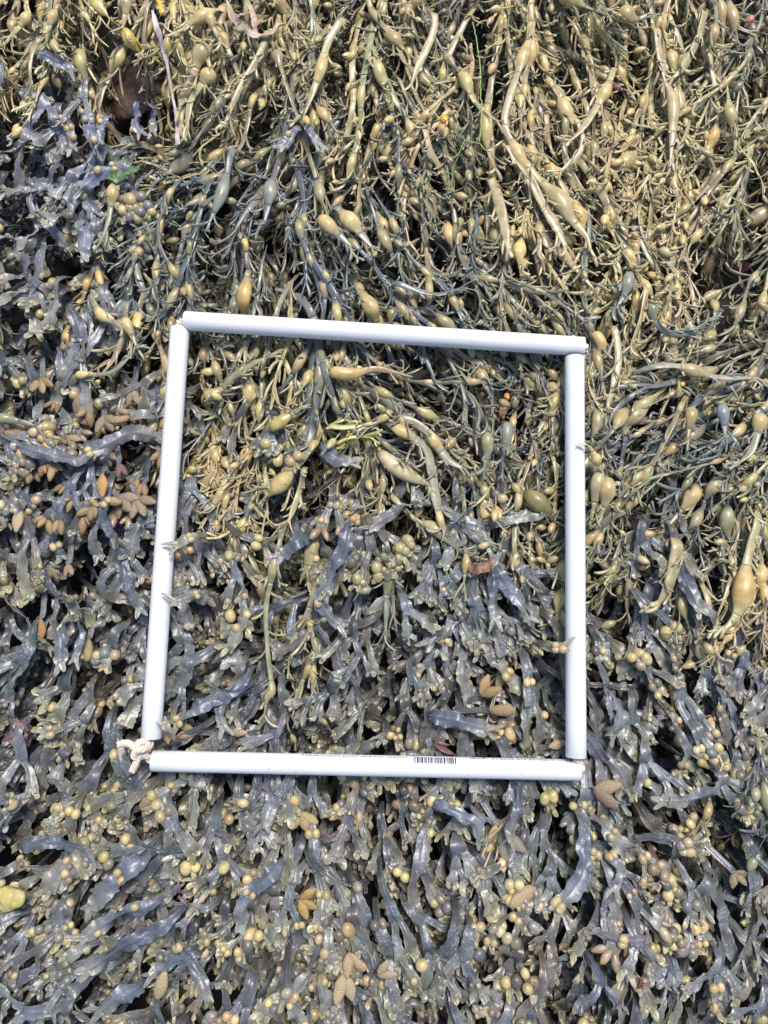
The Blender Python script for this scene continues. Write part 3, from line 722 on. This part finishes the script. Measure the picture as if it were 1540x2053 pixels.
def ribbon_px(pts, hw, col, tipc=None, label=None, nb=0, dz=.02, bcol=(.48, .37, .19), ends=True, name_kind='F', twist=.85, width_noise=.24, cap=True):
    """a long blade of bladder wrack along photo pixels"""
    P = spline([surf(q[0], q[1], q[2] if len(q) > 2 else dz) for q in pts], 60)
    for q in P:
        c = zcap(q[0], q[1]) - .004
        if q[2] > c and cap: q[2] = c
    tt = np.linspace(0, 1, len(P)); P[:, 2] += -.03 * np.clip(1 - tt / .3, 0, 1) ** 2 + wob(len(P), .1, .03, .003)
    P, L = resample(P, max(16, int(np.linalg.norm(np.diff(P, axis=0), axis=1).sum() / .0026))); n = len(P); t = np.linspace(0, 1, n); hw = hw * PXM * .85
    w = hw * (.22 + .78 * smooth(t * 2.5)) * np.sqrt(np.clip((1 - t) * L / (hw * 1.2), .03, 1))
    wl = w * (1 + wob(n, L, .016, width_noise) + .25 * np.abs(wob(n, L, .005, .5))); wr = w * (1 + wob(n, L, .016, width_noise) + .25 * np.abs(wob(n, L, .005, .5)))
    roll = wob(n, L, .06, twist); tipc = tipc or mix3(col, (.36, .33, .22), .5)
    C = lerpc(col, tipc, np.clip(t * 2 - 1, 0, 1) ** 2) * (1 + wob(n, L, .03, .08))[:, None]
    body = [blade(P, np.maximum(wl, .0006), np.maximum(wr, .0006), roll, C, rnd.uniform(.45, .8), rnd.uniform(-.3, .3), .0009)]
    T, S, N = frame(P, roll); blad = []
    for _ in range(nb):
        i = rnd.randrange(int(n * .35), n - 2); r = rnd.uniform(.0035, .0055)
        for sd in rnd.sample((-1, 1), rnd.choice((1, 2))):
            q = P[i] + S[i] * sd * hw * .5 + N[i] * .0012; tt = np.linspace(.02, .98, 9)
            B = q[None] + T[i][None] * ((tt - .5) * r * 2.3)[:, None]; pr = r * np.sqrt(np.clip(1 - (2 * tt - 1) ** 2, .01, 1))
            blad.append(tube(B, np.zeros(9), pr, pr * .9, np.repeat(np.array([jit(bcol, .1)]), 9, 0), 12))
    if ends:
        h = math.atan2(*(P[-1] - P[-4])[[1, 0]])
        for j in (-1, 1):
            a2 = h + j * rnd.uniform(.3, .6); Lr = rnd.uniform(.010, .022)
            Pq = np.array([P[-4] + np.array([math.cos(a2), math.sin(a2), .1]) * Lr * x for x in np.linspace(0, 1, 9)])
            ww = hw * .5 * np.sqrt(np.clip(1.04 - np.linspace(0, 1, 9) ** 2, .03, 1))
            body.append(blade(Pq, ww, ww, np.full(9, roll[-1]), np.repeat(np.array([jit(tipc, .1)]), 9, 0), .4, .1, .0005))
    o = individual('F', body, blad, [], P, 'slate', 0); FR[-1]['label'] = label
    return o
S1, S2 = (.105, .120, .150), (.072, .084, .108)
for pts, hw, c, nb in [
 ([(10, 1712), (60, 1695), (120, 1690), (168, 1705), (195, 1738)], 15, S2, 0), ([(570, 1725), (530, 1765), (495, 1800), (482, 1865)], 17, S1, 1), ([(365, 1830), (320, 1865), (280, 1880), (220, 1915), (165, 1952)], 18, S2, 0),
 ([(305, 1718), (255, 1745), (210, 1790), (172, 1828)], 19, S1, 1), ([(325, 1808), (285, 1822), (240, 1835), (160, 1885)], 16, S1, 2), ([(390, 1912), (345, 1930), (298, 1957)], 13, S1, 0), ([(290, 1975), (250, 1995), (190, 2035)], 19, S1, 0),
 ([(505, 1340), (478, 1378), (440, 1400), (400, 1415), (345, 1455)], 15, S1, 1), ([(505, 1370), (455, 1395), (440, 1425), (452, 1465)], 13, S1, 0), ([(988, 1122), (1005, 1156), (1040, 1205), (1068, 1250)], 15, S1, 0), ([(985, 1130), (990, 1180), (993, 1250)], 13, S2, 0),
 ([(850, 1437), (880, 1438), (920, 1446), (990, 1468)], 17, S1, 0), ([(-5, 880), (40, 895), (90, 910), (150, 918), (205, 895), (260, 868), (315, 872)], 17, (.13, .135, .16), 1), ([(630, 890), (655, 905), (680, 920), (712, 926)], 16, (.12, .115, .15), 0),
 ([(812, 1005), (785, 1030), (740, 1060)], 14, (.13, .12, .13), 0), ([(1355, 1120), (1375, 1160), (1405, 1232)], 15, S1, 0), ([(1470, 1555), (1400, 1600), (1322, 1607)], 15, (.17, .165, .17), 0), ([(1175, 1650), (1172, 1700), (1165, 1760), (1112, 1825)], 17, S1, 2),
 ([(1318, 1878), (1280, 1888), (1240, 1885), (1185, 1862)], 11, (.15, .12, .15), 1), ([(700, 1035), (690, 1090), (665, 1150), (650, 1200)], 16, S1, 0), ([(620, 1060), (580, 1100), (555, 1120)], 18, S2, 0), ([(655, 1150), (640, 1190), (655, 1230), (690, 1260)], 14, (.15, .16, .19), 1),
 ([(250, 320), (215, 340), (180, 365), (150, 385)], 15, (.15, .165, .25), 2), ([(150, 190), (175, 235), (185, 275), (190, 310)], 14, (.14, .15, .22), 3), ([(125, 230), (140, 260), (145, 300)], 12, (.15, .14, .2), 2), ([(60, 100), (85, 110), (120, 125), (150, 145)], 12, (.14, .15, .2), 0),
 ([(285, 185), (275, 215), (272, 245), (285, 270)], 11, (.15, .16, .27), 0), ([(290, 185), (305, 215), (310, 240), (305, 265)], 10, (.15, .16, .26), 0), ([(215, 215), (205, 250), (200, 290)], 10, (.14, .16, .26), 1),
 ([(165, 430), (170, 480), (168, 520)], 14, (.14, .15, .2), 0), ([(600, 230), (590, 260), (575, 285), (560, 300)], 12, (.14, .15, .19), 1), ([(605, 235), (622, 262), (640, 295)], 11, (.14, .14, .19), 1), ([(530, 1550), (545, 1600), (530, 1660)], 15, (.14, .145, .17), 0),
 ([(330, 1850), (360, 1900), (400, 1960), (420, 2010)], 12, S2, 1), ([(850, 1610), (900, 1622), (950, 1650), (965, 1690)], 13, S1, 0), ([(1040, 1560), (1040, 1610), (1020, 1690)], 12, S2, 0), ([(1220, 1710), (1240, 1740), (1230, 1790)], 12, (.16, .17, .19), 2),
 ([(120, 1240), (125, 1280), (120, 1340)], 14, S1, 0), ([(150, 1230), (160, 1280), (150, 1330)], 9, S1, 0), ([(240, 1110), (255, 1170), (275, 1230)], 13, S2, 0), ([(200, 1000), (215, 1050), (235, 1090)], 14, S2, 0)]:
    ribbon_px(pts, hw, jit(c, .08), nb=nb)

def over(pts, hw, c, nb, lab):
    q3 = [px(*q) for q in pts]
    ribbon_px([(u, v, z - H(q[0], q[1])) for (u, v, z), q in zip(pts, q3)], hw, c, nb=nb, label=lab, cap=False, twist=.15)
over([(420, 1078, .012), (392, 1076, .026), (368, 1084, .034), (347, 1097, .0345)], 11, (.19, .18, .13), 1, 'olive grey frond reaching its frilled tip over the left pipe, above the middle')
over([(400, 1188, .012), (375, 1200, .026), (356, 1206, .033), (342, 1206, .0335)], 9, (.20, .20, .16), 1, 'grey frond touching the left pipe with a small yellowish tip, below the middle')
over([(1078, 1290, .012), (1098, 1296, .028), (1118, 1298, .035), (1136, 1296, .037)], 11, (.24, .22, .14), 2, 'tan tipped frond with pale bladders leaning over the right pipe')
over([(352, 1500, .006), (346, 1480, .020), (338, 1462, .031), (326, 1446, .0345)], 9, (.30, .25, .18), 0, 'small tan frond tip leaning on the lower end of the left pipe')
# pale heart-shaped and warty swollen tips
def receptacle_frond(u, v, ang, n, size, col, label, warty=True, stalk=(.12, .115, .12)):
    base = surf(u, v, .004); body, wart = [], []
    P = spline([base + np.array([-math.cos(ang) * .03, -math.sin(ang) * .03, -.022]), base - np.array([0, 0, .008]), surf(u, v, .002 if label is None else .012) + np.array([math.cos(ang), math.sin(ang), 0]) * .006], 14)
    body.append(blade(P, np.full(14, .0035), np.full(14, .0035), np.zeros(14), np.repeat(np.array([stalk]), 14, 0), .2, .1, .0005))
    for j in range(n):
        a = ang + (j - (n - 1) / 2) * .75 + rnd.gauss(0, .1); r = size * PXM * .82
        d = np.array([math.cos(a), math.sin(a), rnd.uniform(-.1, .25)]); m = 12; tt = np.linspace(0, 1, m)
        Q = P[-1] + d[None] * (tt * r * 1.5)[:, None]
        pr = r * .36 * (np.sin(np.pi * np.clip(tt, .03, .97)) ** .6) * (1 + wob(m, .02, .006, .12)); c = jit(col, .12)
        wart.append(tube(Q, np.full(m, rnd.uniform(-.4, .4)), pr, pr * .55, lerpc(np.array(c) * .85, c, tt), 14))
    o = individual('F', body, [], wart, P, 'tan', 0); FR[-1]['label'] = label
    return o
TW, TB = (.46, .35, .21), (.31, .235, .155)
for u, v, ang, n, sz, c, lab in [
 (695, 1900, -1.2, 2, 34, TW, 'pale tan heart-shaped swollen tip, upper of two near the lower edge'), (690, 1940, -1.5, 2, 42, TW, 'larger tan heart-shaped swollen tip, lower of two near the lower edge'),
 (748, 1962, .5, 2, 30, TW, 'tan wedge-shaped swollen tip just right of the two heart-shaped tips'), (312, 2015, 1.3, 1, 44, TW, 'smooth tan lobe of a frond tip at the lower edge'), (335, 1448, -1.7, 2, 26, TW, 'tan heart-shaped tip touching the lower end of the left pipe'),
 (140, 830, .2, 3, 34, TB, None), (60, 865, 3.0, 2, 38, (.36, .24, .13), None), (205, 825, -1.2, 3, 32, TB, None), (125, 870, -.6, 2, 28, TB, None), (205, 940, -1.5, 1, 40, (.50, .30, .10), 'orange brown swollen frond tip beside the red-brown one left of the left pipe'),
 (235, 920, -1.2, 2, 24, (.20, .12, .09), 'reddish brown swollen tip between slate blades left of the left pipe'), (230, 990, -.8, 3, 36, TB, None), (270, 990, -1.0, 3, 36, TB, None), (210, 1010, -2.0, 2, 32, TB, None), (80, 750, -1.3, 3, 30, (.38, .27, .13), None), (40, 1010, -1.5, 1, 40, TW, None),
 (150, 740, .4, 2, 26, TB, None), (265, 770, -1.5, 2, 30, TB, None), (135, 1120, -1.4, 2, 22, TB, None), (80, 1230, -1.4, 1, 34, (.34, .17, .07), None), (177, 1270, -1.5, 1, 36, (.36, .25, .14), None), (400, 1470, 3.0, 2, 32, TW, None), (450, 1468, 0, 1, 30, TW, None),
 (600, 1620, -1.2, 3, 32, (.42, .32, .16), None), (590, 1800, -.4, 3, 32, (.42, .27, .10), None), (270, 1625, .5, 2, 36, (.34, .27, .14), None), (1180, 1580, -.2, 2, 46, (.30, .22, .14), 'large brown swollen tips just below the right end of the lower pipe'), (1085, 1770, -2.6, 1, 52, (.46, .33, .17), None),
 (1000, 1660, -1.0, 2, 46, (.26, .23, .19), None), (955, 1400, .6, 2, 36, (.36, .23, .11), None), (970, 1425, .1, 1, 42, (.36, .25, .12), None), (1465, 1740, -.8, 3, 26, TB, None), (1480, 1810, -.2, 2, 28, (.36, .27, .11), None), (1090, 1500, .2, 1, 30, TW, None)]:
    receptacle_frond(u, v, ang, n, sz, c, lab)

# ------------------------------------------------------------------ odd things lying on the mat
def strip(name, pts, w, col, label, cat, mat=M_ATTR, dz=.024, twist=.8, group=None, taper=True):
    P = spline([surf(q[0], q[1], q[2] if len(q) > 2 else dz) for q in pts], 70); n = 70; t = np.linspace(0, 1, n)
    w = np.interp(t, np.linspace(0, 1, len(w)), w) * PXM; L = .1
    wl = w * (1 + wob(n, L, .01, .2)); wr = w * (1 + wob(n, L, .01, .2))
    a = Acc(); a.add(blade(P, wl, wr, wob(n, L, .03, twist), np.array([jit(col, .05)] * n) * (1 + wob(n, L, .012, .14))[:, None], .35, .1, .0002))
    return tag(a.build(name, mat, origin=P[0].copy()), label, cat, group)
strip('dried_alga_strip', [(305, 20), (315, 55), (325, 90), (333, 120), (342, 170), (352, 225), (357, 290)], [2, 6, 7, 5, 3.5, 2.6, 2.4, 4, 5], (.50, .40, .41), 'long thin pale pink strip of dried seaweed hanging over the dark rock hollow', 'dried seaweed')
strip('dried_alga_strip', [(455, 0), (465, 30), (490, 55), (510, 70), (540, 68), (560, 45)], [2, 8, 7, 7, 6, 3], (.47, .34, .26), 'curled pinkish tan dead frond piece lying near the upper edge', 'dried seaweed')
strip('dried_alga_strip', [(500, 10), (510, 40), (512, 68)], [4, 7, 5], (.47, .34, .26), 'short pinkish tan upright flap beside the curled dead frond piece', 'dried seaweed')
strip('dead_frond_piece', [(990, 1120), (975, 1135), (955, 1140), (940, 1135)], [4, 12, 11, 8], (.22, .11, .07), 'curled rusty brown dead frond piece inside the square near the right pipe', 'dried seaweed')
strip('sea_lettuce_scrap', [(218, 350), (235, 355), (255, 345), (280, 335)], [9, 11, 9, 4], (.10, .17, .06), 'scrap of bright green sea lettuce tucked in beside the slate fronds', 'green seaweed', twist=.5)
strip('yellow_frond_flap', [(318, -10), (322, 10), (325, 28)], [6, 8, 5], (.62, .40, .06), 'bright yellow frond flap at the top of the pink strip', 'seaweed')
def thread(pts, w, col):
    P = spline([surf(u, v, .028) for u, v in pts], 60); P[:, :2] += np.array([[rnd.gauss(0, .0004), rnd.gauss(0, .0004)] for _ in range(60)])
    return tube(P, np.zeros(60), np.full(60, w * PXM), np.full(60, w * PXM), np.repeat(np.array([col]), 60, 0), 5)
a = Acc(); GR = (.30, .42, .13)
for pts in ([(948, 45), (955, 80), (962, 130), (964, 190), (966, 225), (962, 288)], [(962, 288), (945, 285), (932, 283), (922, 305), (910, 335), (905, 375), (900, 400)], [(932, 283), (925, 265), (918, 250)], [(922, 305), (915, 312), (905, 318)], [(962, 288), (972, 300), (985, 305), (988, 315)], [(905, 375), (915, 392), (925, 402)], [(906, 350), (895, 345), (888, 350)], [(966, 225), (958, 215), (952, 205)]):
    a.add(thread(pts, 1.3, GR))
tag(a.build('green_thread_alga', M_ATTR, origin=surf(962, 288, .028)), 'thin branching bright green thread of alga draped over the tan fronds', 'green seaweed')

def snail(u, v, r, col, label, tilt=.5, spin=0, dz=.03, lipc=None):
    """a flat periwinkle: shell grown along a spiral, with its mouth"""
    base = surf(u, v, dz); root = empty('periwinkle_snail', base, label, 'snail')
    n = 90; th = np.linspace(0, 2.6 * 2 * np.pi, n); g = np.exp((th - th[-1]) * .19)
    R = r * PXM
    C = np.stack([np.cos(th) * g * R * .5, np.sin(th) * g * R * .5, -(g - 1) * R * .75 - R * .4], 1); rad = g * R * .62
    rx = np.array([[math.cos(spin), -math.sin(spin), 0], [math.sin(spin), math.cos(spin), 0], [0, 0, 1]]); ry = np.array([[math.cos(tilt), 0, math.sin(tilt)], [0, 1, 0], [-math.sin(tilt), 0, math.cos(tilt)]])
    C = C @ (rx @ ry).T
    cc = np.array([col] * n) * (1 + .18 * np.sin(th * 9))[:, None] * (.8 + .3 * g[:, None])
    T = unit(np.gradient(C, axis=0)); S = unit(np.cross(T, [0.1, .05, 1.0])); N = np.cross(S, T); c_, s_ = _ph[14]
    a = Acc(); a.add(loft(C + base, S, N, rad[:, None] * c_, rad[:, None] * s_, cc)); a.build('shell', M_SHELL, parent=root, origin=base)
    m = Acc(); e = C[-1] + T[-1] * .0003; lp = lipc or mix3(col, (.05, .03, .02), .75)
    m.add(tube(np.stack([e + T[-1] * k for k in (-.0004, .0002, .0006)]) + base, np.zeros(3), np.array([.62, .6, .45]) * R, np.array([.62, .6, .45]) * R, np.repeat(np.array([lp]), 3, 0), 14)); m.build('operculum', M_SHELL, parent=root, origin=base)
    return root
M_SHELL = simple_mat('snail shell', (1, 1, 1), .3, .5, .15, 300, .25, 500, attr=True)
def empty(name, loc, label, cat, group=None):
    o = bpy.data.objects.new(name, None); COL.objects.link(o); o.location = loc; o['label'] = label; o['category'] = cat
    o.empty_display_size = .01
    if group: o['group'] = group
    return o
snail(895, 236, 14, (.62, .36, .06), 'glossy yellow snail among tan fronds beside the green thread', .9, .8, .032)
snail(135, 425, 17, (.16, .135, .085), 'dull grey brown rough snail among slate fronds below the rock hollow', .5, 2.0, .02)
snail(77, 1168, 14, (.15, .115, .06), 'brown snail between slate blades near the left edge, above the striped one', .4, .3, .018)
snail(138, 1198, 14, (.17, .15, .11), 'striped grey snail between slate blades, below the brown one', 1.0, 2.6, .018)
snail(1018, 792, 9, (.60, .24, .06), 'small orange snail inside the square near the upper right corner', .6, 1.2, .024)
snail(1371, 770, 7, (.66, .38, .10), 'tiny yellow orange snail right of the square among grey fronds', .6, .2, .028)
snail(1237, 171, 10, (.22, .085, .08), 'small reddish purple snail beside a tan bladder above the square', .5, 1.9, .03)
snail(1500, 38, 11, (.52, .22, .16), 'small salmon pink snail near the upper right corner of the picture', .7, 2.9, .03)
snail(909, 75, 8, (.60, .48, .40), 'small pale pinkish snail beside the upper end of the green thread', .6, .6, .03)
snail(1420, 150, 8, (.20, .15, .07), 'small dull olive snail in the tan fronds near the right edge', .5, .9, .026)

def lump(name, u, v, rx, ry, rz, col, label, cat, mat, dz=.015, rough=.1, seed=1, parts=None):
    base = surf(u, v, dz); K, M = 56, 40; r2 = np.random.RandomState(seed); V = np.zeros((M, K, 3))
    ph = np.arange(K) / K * 2 * np.pi; dirs = unit(r2.normal(size=(14, 3))); fr = r2.uniform(1.5, 6.5, 14); of = r2.uniform(0, 6, 14)
    for i in range(M):
        th = (i + .02) / (M - .96) * np.pi
        d = np.stack([np.sin(th) * np.cos(ph), np.sin(th) * np.sin(ph), np.full(K, np.cos(th))], 1)
        k = 1 + rough * sum(np.sin(d @ dirs[q] * fr[q] + of[q]) for q in range(14)) / 3
        V[i] = d * k[:, None] * np.array([rx, ry, rz]) * PXM + base
    a = Acc(); a.add((V.reshape(-1, 3), grid_faces(M, K), np.repeat(np.array([col]), M * K, 0)))
    return tag(a.build(name, mat, origin=base), label, cat)
lump('beadlet_anemone', 1480, 535, 24, 19, 15, (.12, .025, .030), 'closed glossy dark maroon sea anemone in the dark gap near the right edge', 'anemone', simple_mat('anemone flesh', (.055, .018, .020), .28, .6, .3, 120, .3, 300), .004, .10, 3)
lump('swollen_yellow_tip', 20, 1800, 29, 21, 16, (.62, .50, .09), 'wrinkled bright yellow swollen frond tip at the left edge, low in the picture', 'seaweed', simple_mat('yellow swollen skin', (.44, .375, .13), .5, .5, .25, 220, .7, 160), .022, .10, 5)
lump('shore_rock', 285, 190, 75, 62, 26, (.06, .03, .02), 'rough reddish brown bare rock in the dark hollow behind the pink strip', 'rock', M_REDROCK, -.040, .20, 11)
lump('shore_rock', 325, 262, 40, 46, 22, (.06, .03, .02), 'rough reddish brown rock low in the hollow, right of the violet grey fan', 'rock', M_REDROCK, -.034, .20, 12)
def tuft(u, v, n, size, col, label, ang=0):
    base = surf(u, v, .008); a = Acc()
    for k in range(n):
        h = ang + rnd.uniform(-1.3, 1.3); L = size * PXM * rnd.uniform(.5, 1.1); t = np.linspace(0, 1, 10)[:, None]
        P = base + np.array([rnd.gauss(0, .003), rnd.gauss(0, .003), 0]) + np.array([math.cos(h), math.sin(h), rnd.uniform(.0, .7)])[None] * L * t + np.array([rnd.gauss(0, .3), rnd.gauss(0, .3), -.5]) * L * t * t
        w = .0022 * np.sin(np.pi * np.clip(np.linspace(.15, .97, 10), 0, 1)) * rnd.uniform(.6, 1.4)
        a.add(blade(P, w, w, np.full(10, rnd.uniform(-.6, .6)), np.repeat(np.array([jit(col, .25)]), 10, 0), .4, .2, .0002))
    return tag(a.build('red_alga_tuft', M_ATTR, origin=base), label, 'red seaweed')
tuft(50, 1470, 14, 34, (.11, .055, .055), 'dark red feathery alga tuft near the left edge, level with the rope knot', 3.4)
tuft(872, 1488, 14, 34, (.15, .085, .08), 'dusty red alga tuft just above the printed barcode', .2)
tuft(650, 1680, 10, 20, (.12, .09, .10), 'purplish folded alga tuft below the middle of the lower pipe', .4)
tuft(355, 1790, 10, 22, (.12, .09, .10), 'purplish alga tuft among slate blades low on the left', .4)
tuft(1278, 1975, 8, 22, (.13, .06, .05), 'small rust red alga tuft near the lower edge', 1.2)
tuft(1010, 830, 5, 13, (.2, .10, .07), 'tiny rusty alga scrap inside the square near the right pipe', 1.2)

# ------------------------------------------------------------------ labels: what each frond looks like and where it lies, measured from things one can find
MARKS = [('the top pipe\'s left end', 385, 645), ('the top pipe\'s middle', 770, 670), ('the top pipe\'s right end', 1165, 693), ('the left pipe\'s middle', 332, 1070), ('the right pipe\'s middle', 1154, 1115), ('the rope knot', 275, 1505),
         ('the barcode', 870, 1515), ('the bottom pipe\'s right end', 1162, 1544), ('the pink strip', 340, 160), ('the yellow snail', 895, 236), ('the maroon anemone', 1480, 535), ('the big orange bladder', 1483, 1200), ('the pale swollen strap', 815, 948),
         ('the green scrap', 245, 345), ('the wrinkled yellow tip', 22, 1800), ('the tan hearts', 690, 1930), ('the curled pinkish piece', 510, 60), ('the red tuft', 50, 1470), ('the rusty curl', 965, 1135), ('the purplish tuft', 650, 1680), ('the salmon snail', 1500, 38), ('the purple snail', 1237, 171),
         ('the striped snail', 138, 1198), ('the tiny yellow snail', 1371, 770), ('the rust red tuft', 1278, 1975), ('the grey snail', 135, 425)]
NUM = ['no', 'one', 'two', 'three', 'four', 'five', 'six', 'seven', 'eight', 'nine', 'ten', 'eleven', 'twelve']
def place_of(u, v, half=False):
    nm, mu, mv = min(MARKS, key=lambda m: math.hypot(m[1] - u, m[2] - v))
    d = math.hypot(mu - u, mv - v) * PXM * 100; du, dv = u - mu, v - mv
    rel = ('right of' if du > 0 else 'left of') if abs(du) > 2.2 * abs(dv) else ('below' if dv > 0 else 'above') if abs(dv) > 2.2 * abs(du) else ('below' if dv > 0 else 'above') + ('-right of' if du > 0 else '-left of')
    ds = ('%.1f' % (round(d * 2) / 2) if half else '%d' % max(1, round(d)))
    return '%scm %s %s' % (ds, rel, nm)
def label_all():
    seen = {}
    for f in FR:
        P = f['P']; q = P[len(P) * 3 // 5]; u, v = to_px(q); u, v = float(u), float(v)
        T = P[-1] - P[len(P) // 2]; dr = ['right', 'up right', 'up', 'up left', 'left', 'down left', 'down', 'down right'][int(round(math.atan2(T[1], T[0]) / (math.pi / 4))) % 8]
        kind = 'knotted wrack frond' if f['kind'] == 'K' else 'bladder wrack frond'; n = f['nb']
        wt = ('with %s bladder%s' % (NUM[n], '' if n == 1 else 's')) if 0 < n < 7 else 'with many bladders' if n else ('with warty tips' if f['nw'] else 'without bladders')
        tries = [f.get('label')] if f.get('label') else []
        for h in (False, True):
            tries += ['%s %s %s, %s' % (f['nm'], kind, wt, place_of(u, v, h)), '%s %s pointing %s, %s' % (f['nm'], kind, dr, place_of(u, v, h))]
        pick = next((t for t in tries if t not in seen and len(t.split()) <= 16), tries[-1])
        seen[pick] = 1
        tag(f['o'], pick, 'seaweed', 'knotted wrack fronds' if f['kind'] == 'K' else 'bladder wrack fronds')
label_all()

# ------------------------------------------------------------------ the quadrat: four pipes on a rope
ctr = px(740, 1090, .015)
quad = empty('sampling_quadrat', ctr, 'white plastic pipe square threaded on cream rope, lying on the seaweed', 'quadrat')
def pipe(a, b, parent):
    a, b = np.array(a), np.array(b); K = 48; ax = unit(b - a)
    s = unit(np.cross(ax, [0, 0, 1.0])); n = np.cross(s, ax); L = np.linalg.norm(b - a)
    prof = [(0.0004, .0102), (0, .0106), (0.0, .0113), (.0004, RP)] + [(L * k / 12, RP) for k in range(1, 12)] + [(L - .0004, RP), (L, .0113), (L, .0106), (L - .0004, .0102), (L * .5, .0102), (0.0004, .0102)]
    ph = np.arange(K) / K * 2 * np.pi
    V = np.concatenate([a + ax * d + r * (np.cos(ph)[:, None] * s + np.sin(ph)[:, None] * n) for d, r in prof])
    ac = Acc(); ac.add((V, grid_faces(len(prof), K), np.full((len(V), 3), .8)))
    return ac.build('pipe', M_PIPE, parent=parent, origin=ctr), (a, ax, s, n, L)
PO = [pipe(a, b, quad) for a, b in PIPE3]

def rope_strands(P, r, pitch, acc, K=8):
    """three strands laid round the path"""
    P, L = resample(P, max(20, int(np.linalg.norm(np.diff(P, axis=0), axis=1).sum() / .0009)))
    n = len(P); T = unit(np.gradient(P, axis=0))
    # parallel transported frame
    S = np.zeros_like(P); s = np.cross(T[0], [0.3, .2, 1.0]); s /= np.linalg.norm(s)
    for i in range(n):
        s = s - T[i] * s.dot(T[i]); s = s / np.linalg.norm(s); S[i] = s
    N = np.cross(S, T); d = np.linspace(0, L, n)
    for k in range(3):
        ph = d / pitch * 2 * np.pi + k * 2 * np.pi / 3
        Q = P + (S * np.cos(ph)[:, None] + N * np.sin(ph)[:, None]) * r * .5
        rr = np.full(n, r * .56); rr[0] *= .5; rr[-1] *= .5
        acc.add(tube(Q, np.zeros(n), rr, rr, np.full((n, 3), .6), K))
RR = .0042
pin = lambda u, v, z: px(u, v, z)
ra = Acc()
e = PIPE3
def inset(i, f): return e[i][0] + (e[i][1] - e[i][0]) * f
# through the pipes and round the three plain corners
rope_path = spline([px(292, 1498, .02), inset(1, .97), inset(1, .5), inset(1, .03), px(360, 654, .017), px(373, 648, .019), inset(0, .04), inset(0, .5), inset(0, .96), px(1166, 697, .016), px(1163, 708, .016), inset(2, .04), inset(2, .5), inset(2, .96), px(1160, 1524, .018), px(1160, 1534, .015), inset(3, .96), inset(3, .5), inset(3, .04), px(300, 1518, .017)], 420)
rope_strands(rope_path, RR, .016, ra); ra.build('rope', M_ROPE, parent=quad, origin=ctr)
kn = Acc()
rope_strands(spline([px(300, 1518, .017), px(288, 1512, .024), px(276, 1497, .031), px(283, 1487, .030), px(296, 1491, .025), px(295, 1505, .020), px(280, 1518, .024), px(270, 1517, .030), px(272, 1507, .033), px(285, 1502, .035), px(298, 1497, .024), px(302, 1490, .018)], 90), RR, .014, kn)
rope_strands(spline([px(284, 1506, .030), px(272, 1500, .031), px(258, 1491, .030), px(246, 1491, .029), px(237, 1494, .027)], 40), RR, .014, kn)
rope_strands(spline([px(284, 1508, .026), px(276, 1518, .027), px(273, 1530, .026), px(268, 1540, .025), px(265, 1548, .024)], 40), RR, .014, kn)
kn.build('knot', M_ROPE, parent=quad, origin=ctr)

# printing on the lower pipe: reads from the right-hand end, upside down in the photo
def text_on_pipe(txt, info, d0, d1, th0, h, parent, name='printed_lettering', bar=None, flip=True):
    """letters along the pipe between distances d0 and d1 from its left end; th0 = angle round the pipe of the baseline"""
    a, ax, s, n, L = info
    cu = bpy.data.curves.new('t', 'FONT'); cu.body = txt; cu.size = 1.0; cu.resolution_u = 3
    ob = bpy.data.objects.new('t', cu); COL.objects.link(ob)
    dg = bpy.context.evaluated_depsgraph_get(); dg.update()
    me = bpy.data.meshes.new_from_object(ob.evaluated_get(dg)); bpy.data.objects.remove(ob)
    co = np.zeros(len(me.vertices) * 3); me.vertices.foreach_get('co', co); co = co.reshape(-1, 3)
    x0, x1 = co[:, 0].min(), co[:, 0].max()
    tx = (co[:, 0] - x0) / (x1 - x0); ty = co[:, 1]
    dist = d1 - tx * (d1 - d0)                        # runs from right to left
    ang = th0 - ty * h / RP                           # letters' tops point down the picture
    r = RP + .00012
    V = a + ax * dist[:, None] + r * (np.cos(ang)[:, None] * s * -1 + np.sin(ang)[:, None] * n) - ctr
    me.vertices.foreach_set('co', V.astype(np.float32).ravel()); me.materials.clear(); me.materials.append(M_INK); me.update(); me.name = name
    o = bpy.data.objects.new(name, me); COL.objects.link(o); o.parent = parent
    return o
PB, IB = PO[3]
Lb = IB[4]; fpx = lambda u: (u - 306) / 856.0 * Lb
TH0 = math.radians(24)
text_on_pipe('1152-51 TUBIPOR 616 20/06/17', IB, fpx(985), fpx(1156), TH0, .0034, PB)
text_on_pipe('CE', IB, fpx(942), fpx(972), TH0 - .05, .0075, PB, 'printed_mark')
text_on_pipe('Tubipor wnf Side Tenca Molino 85037', IB, fpx(606), fpx(818), TH0 + .08, .0034, PB)
def barcode():
    a, ax, s, n, L = IB; r = RP + .00012; ac = Acc(); d = fpx(829); rr = random.Random(4)
    while d < fpx(913):
        wd = rr.choice((.0006, .0009, .0014, .002)); th = np.linspace(TH0 - .12, TH0 + .62, 7)
        V = np.array([a + ax * dd + r * (-math.cos(t) * s + math.sin(t) * n) for t in th for dd in (d, d + wd)])
        F = np.array([[2 * i, 2 * i + 1, 2 * i + 3, 2 * i + 2] for i in range(6)]); ac.add((V, F, np.full((len(V), 3), .05)))
        d += wd + rr.choice((.0005, .0008, .0013))
    ac.build('printed_barcode', M_INK, parent=PB, origin=ctr)
barcode()
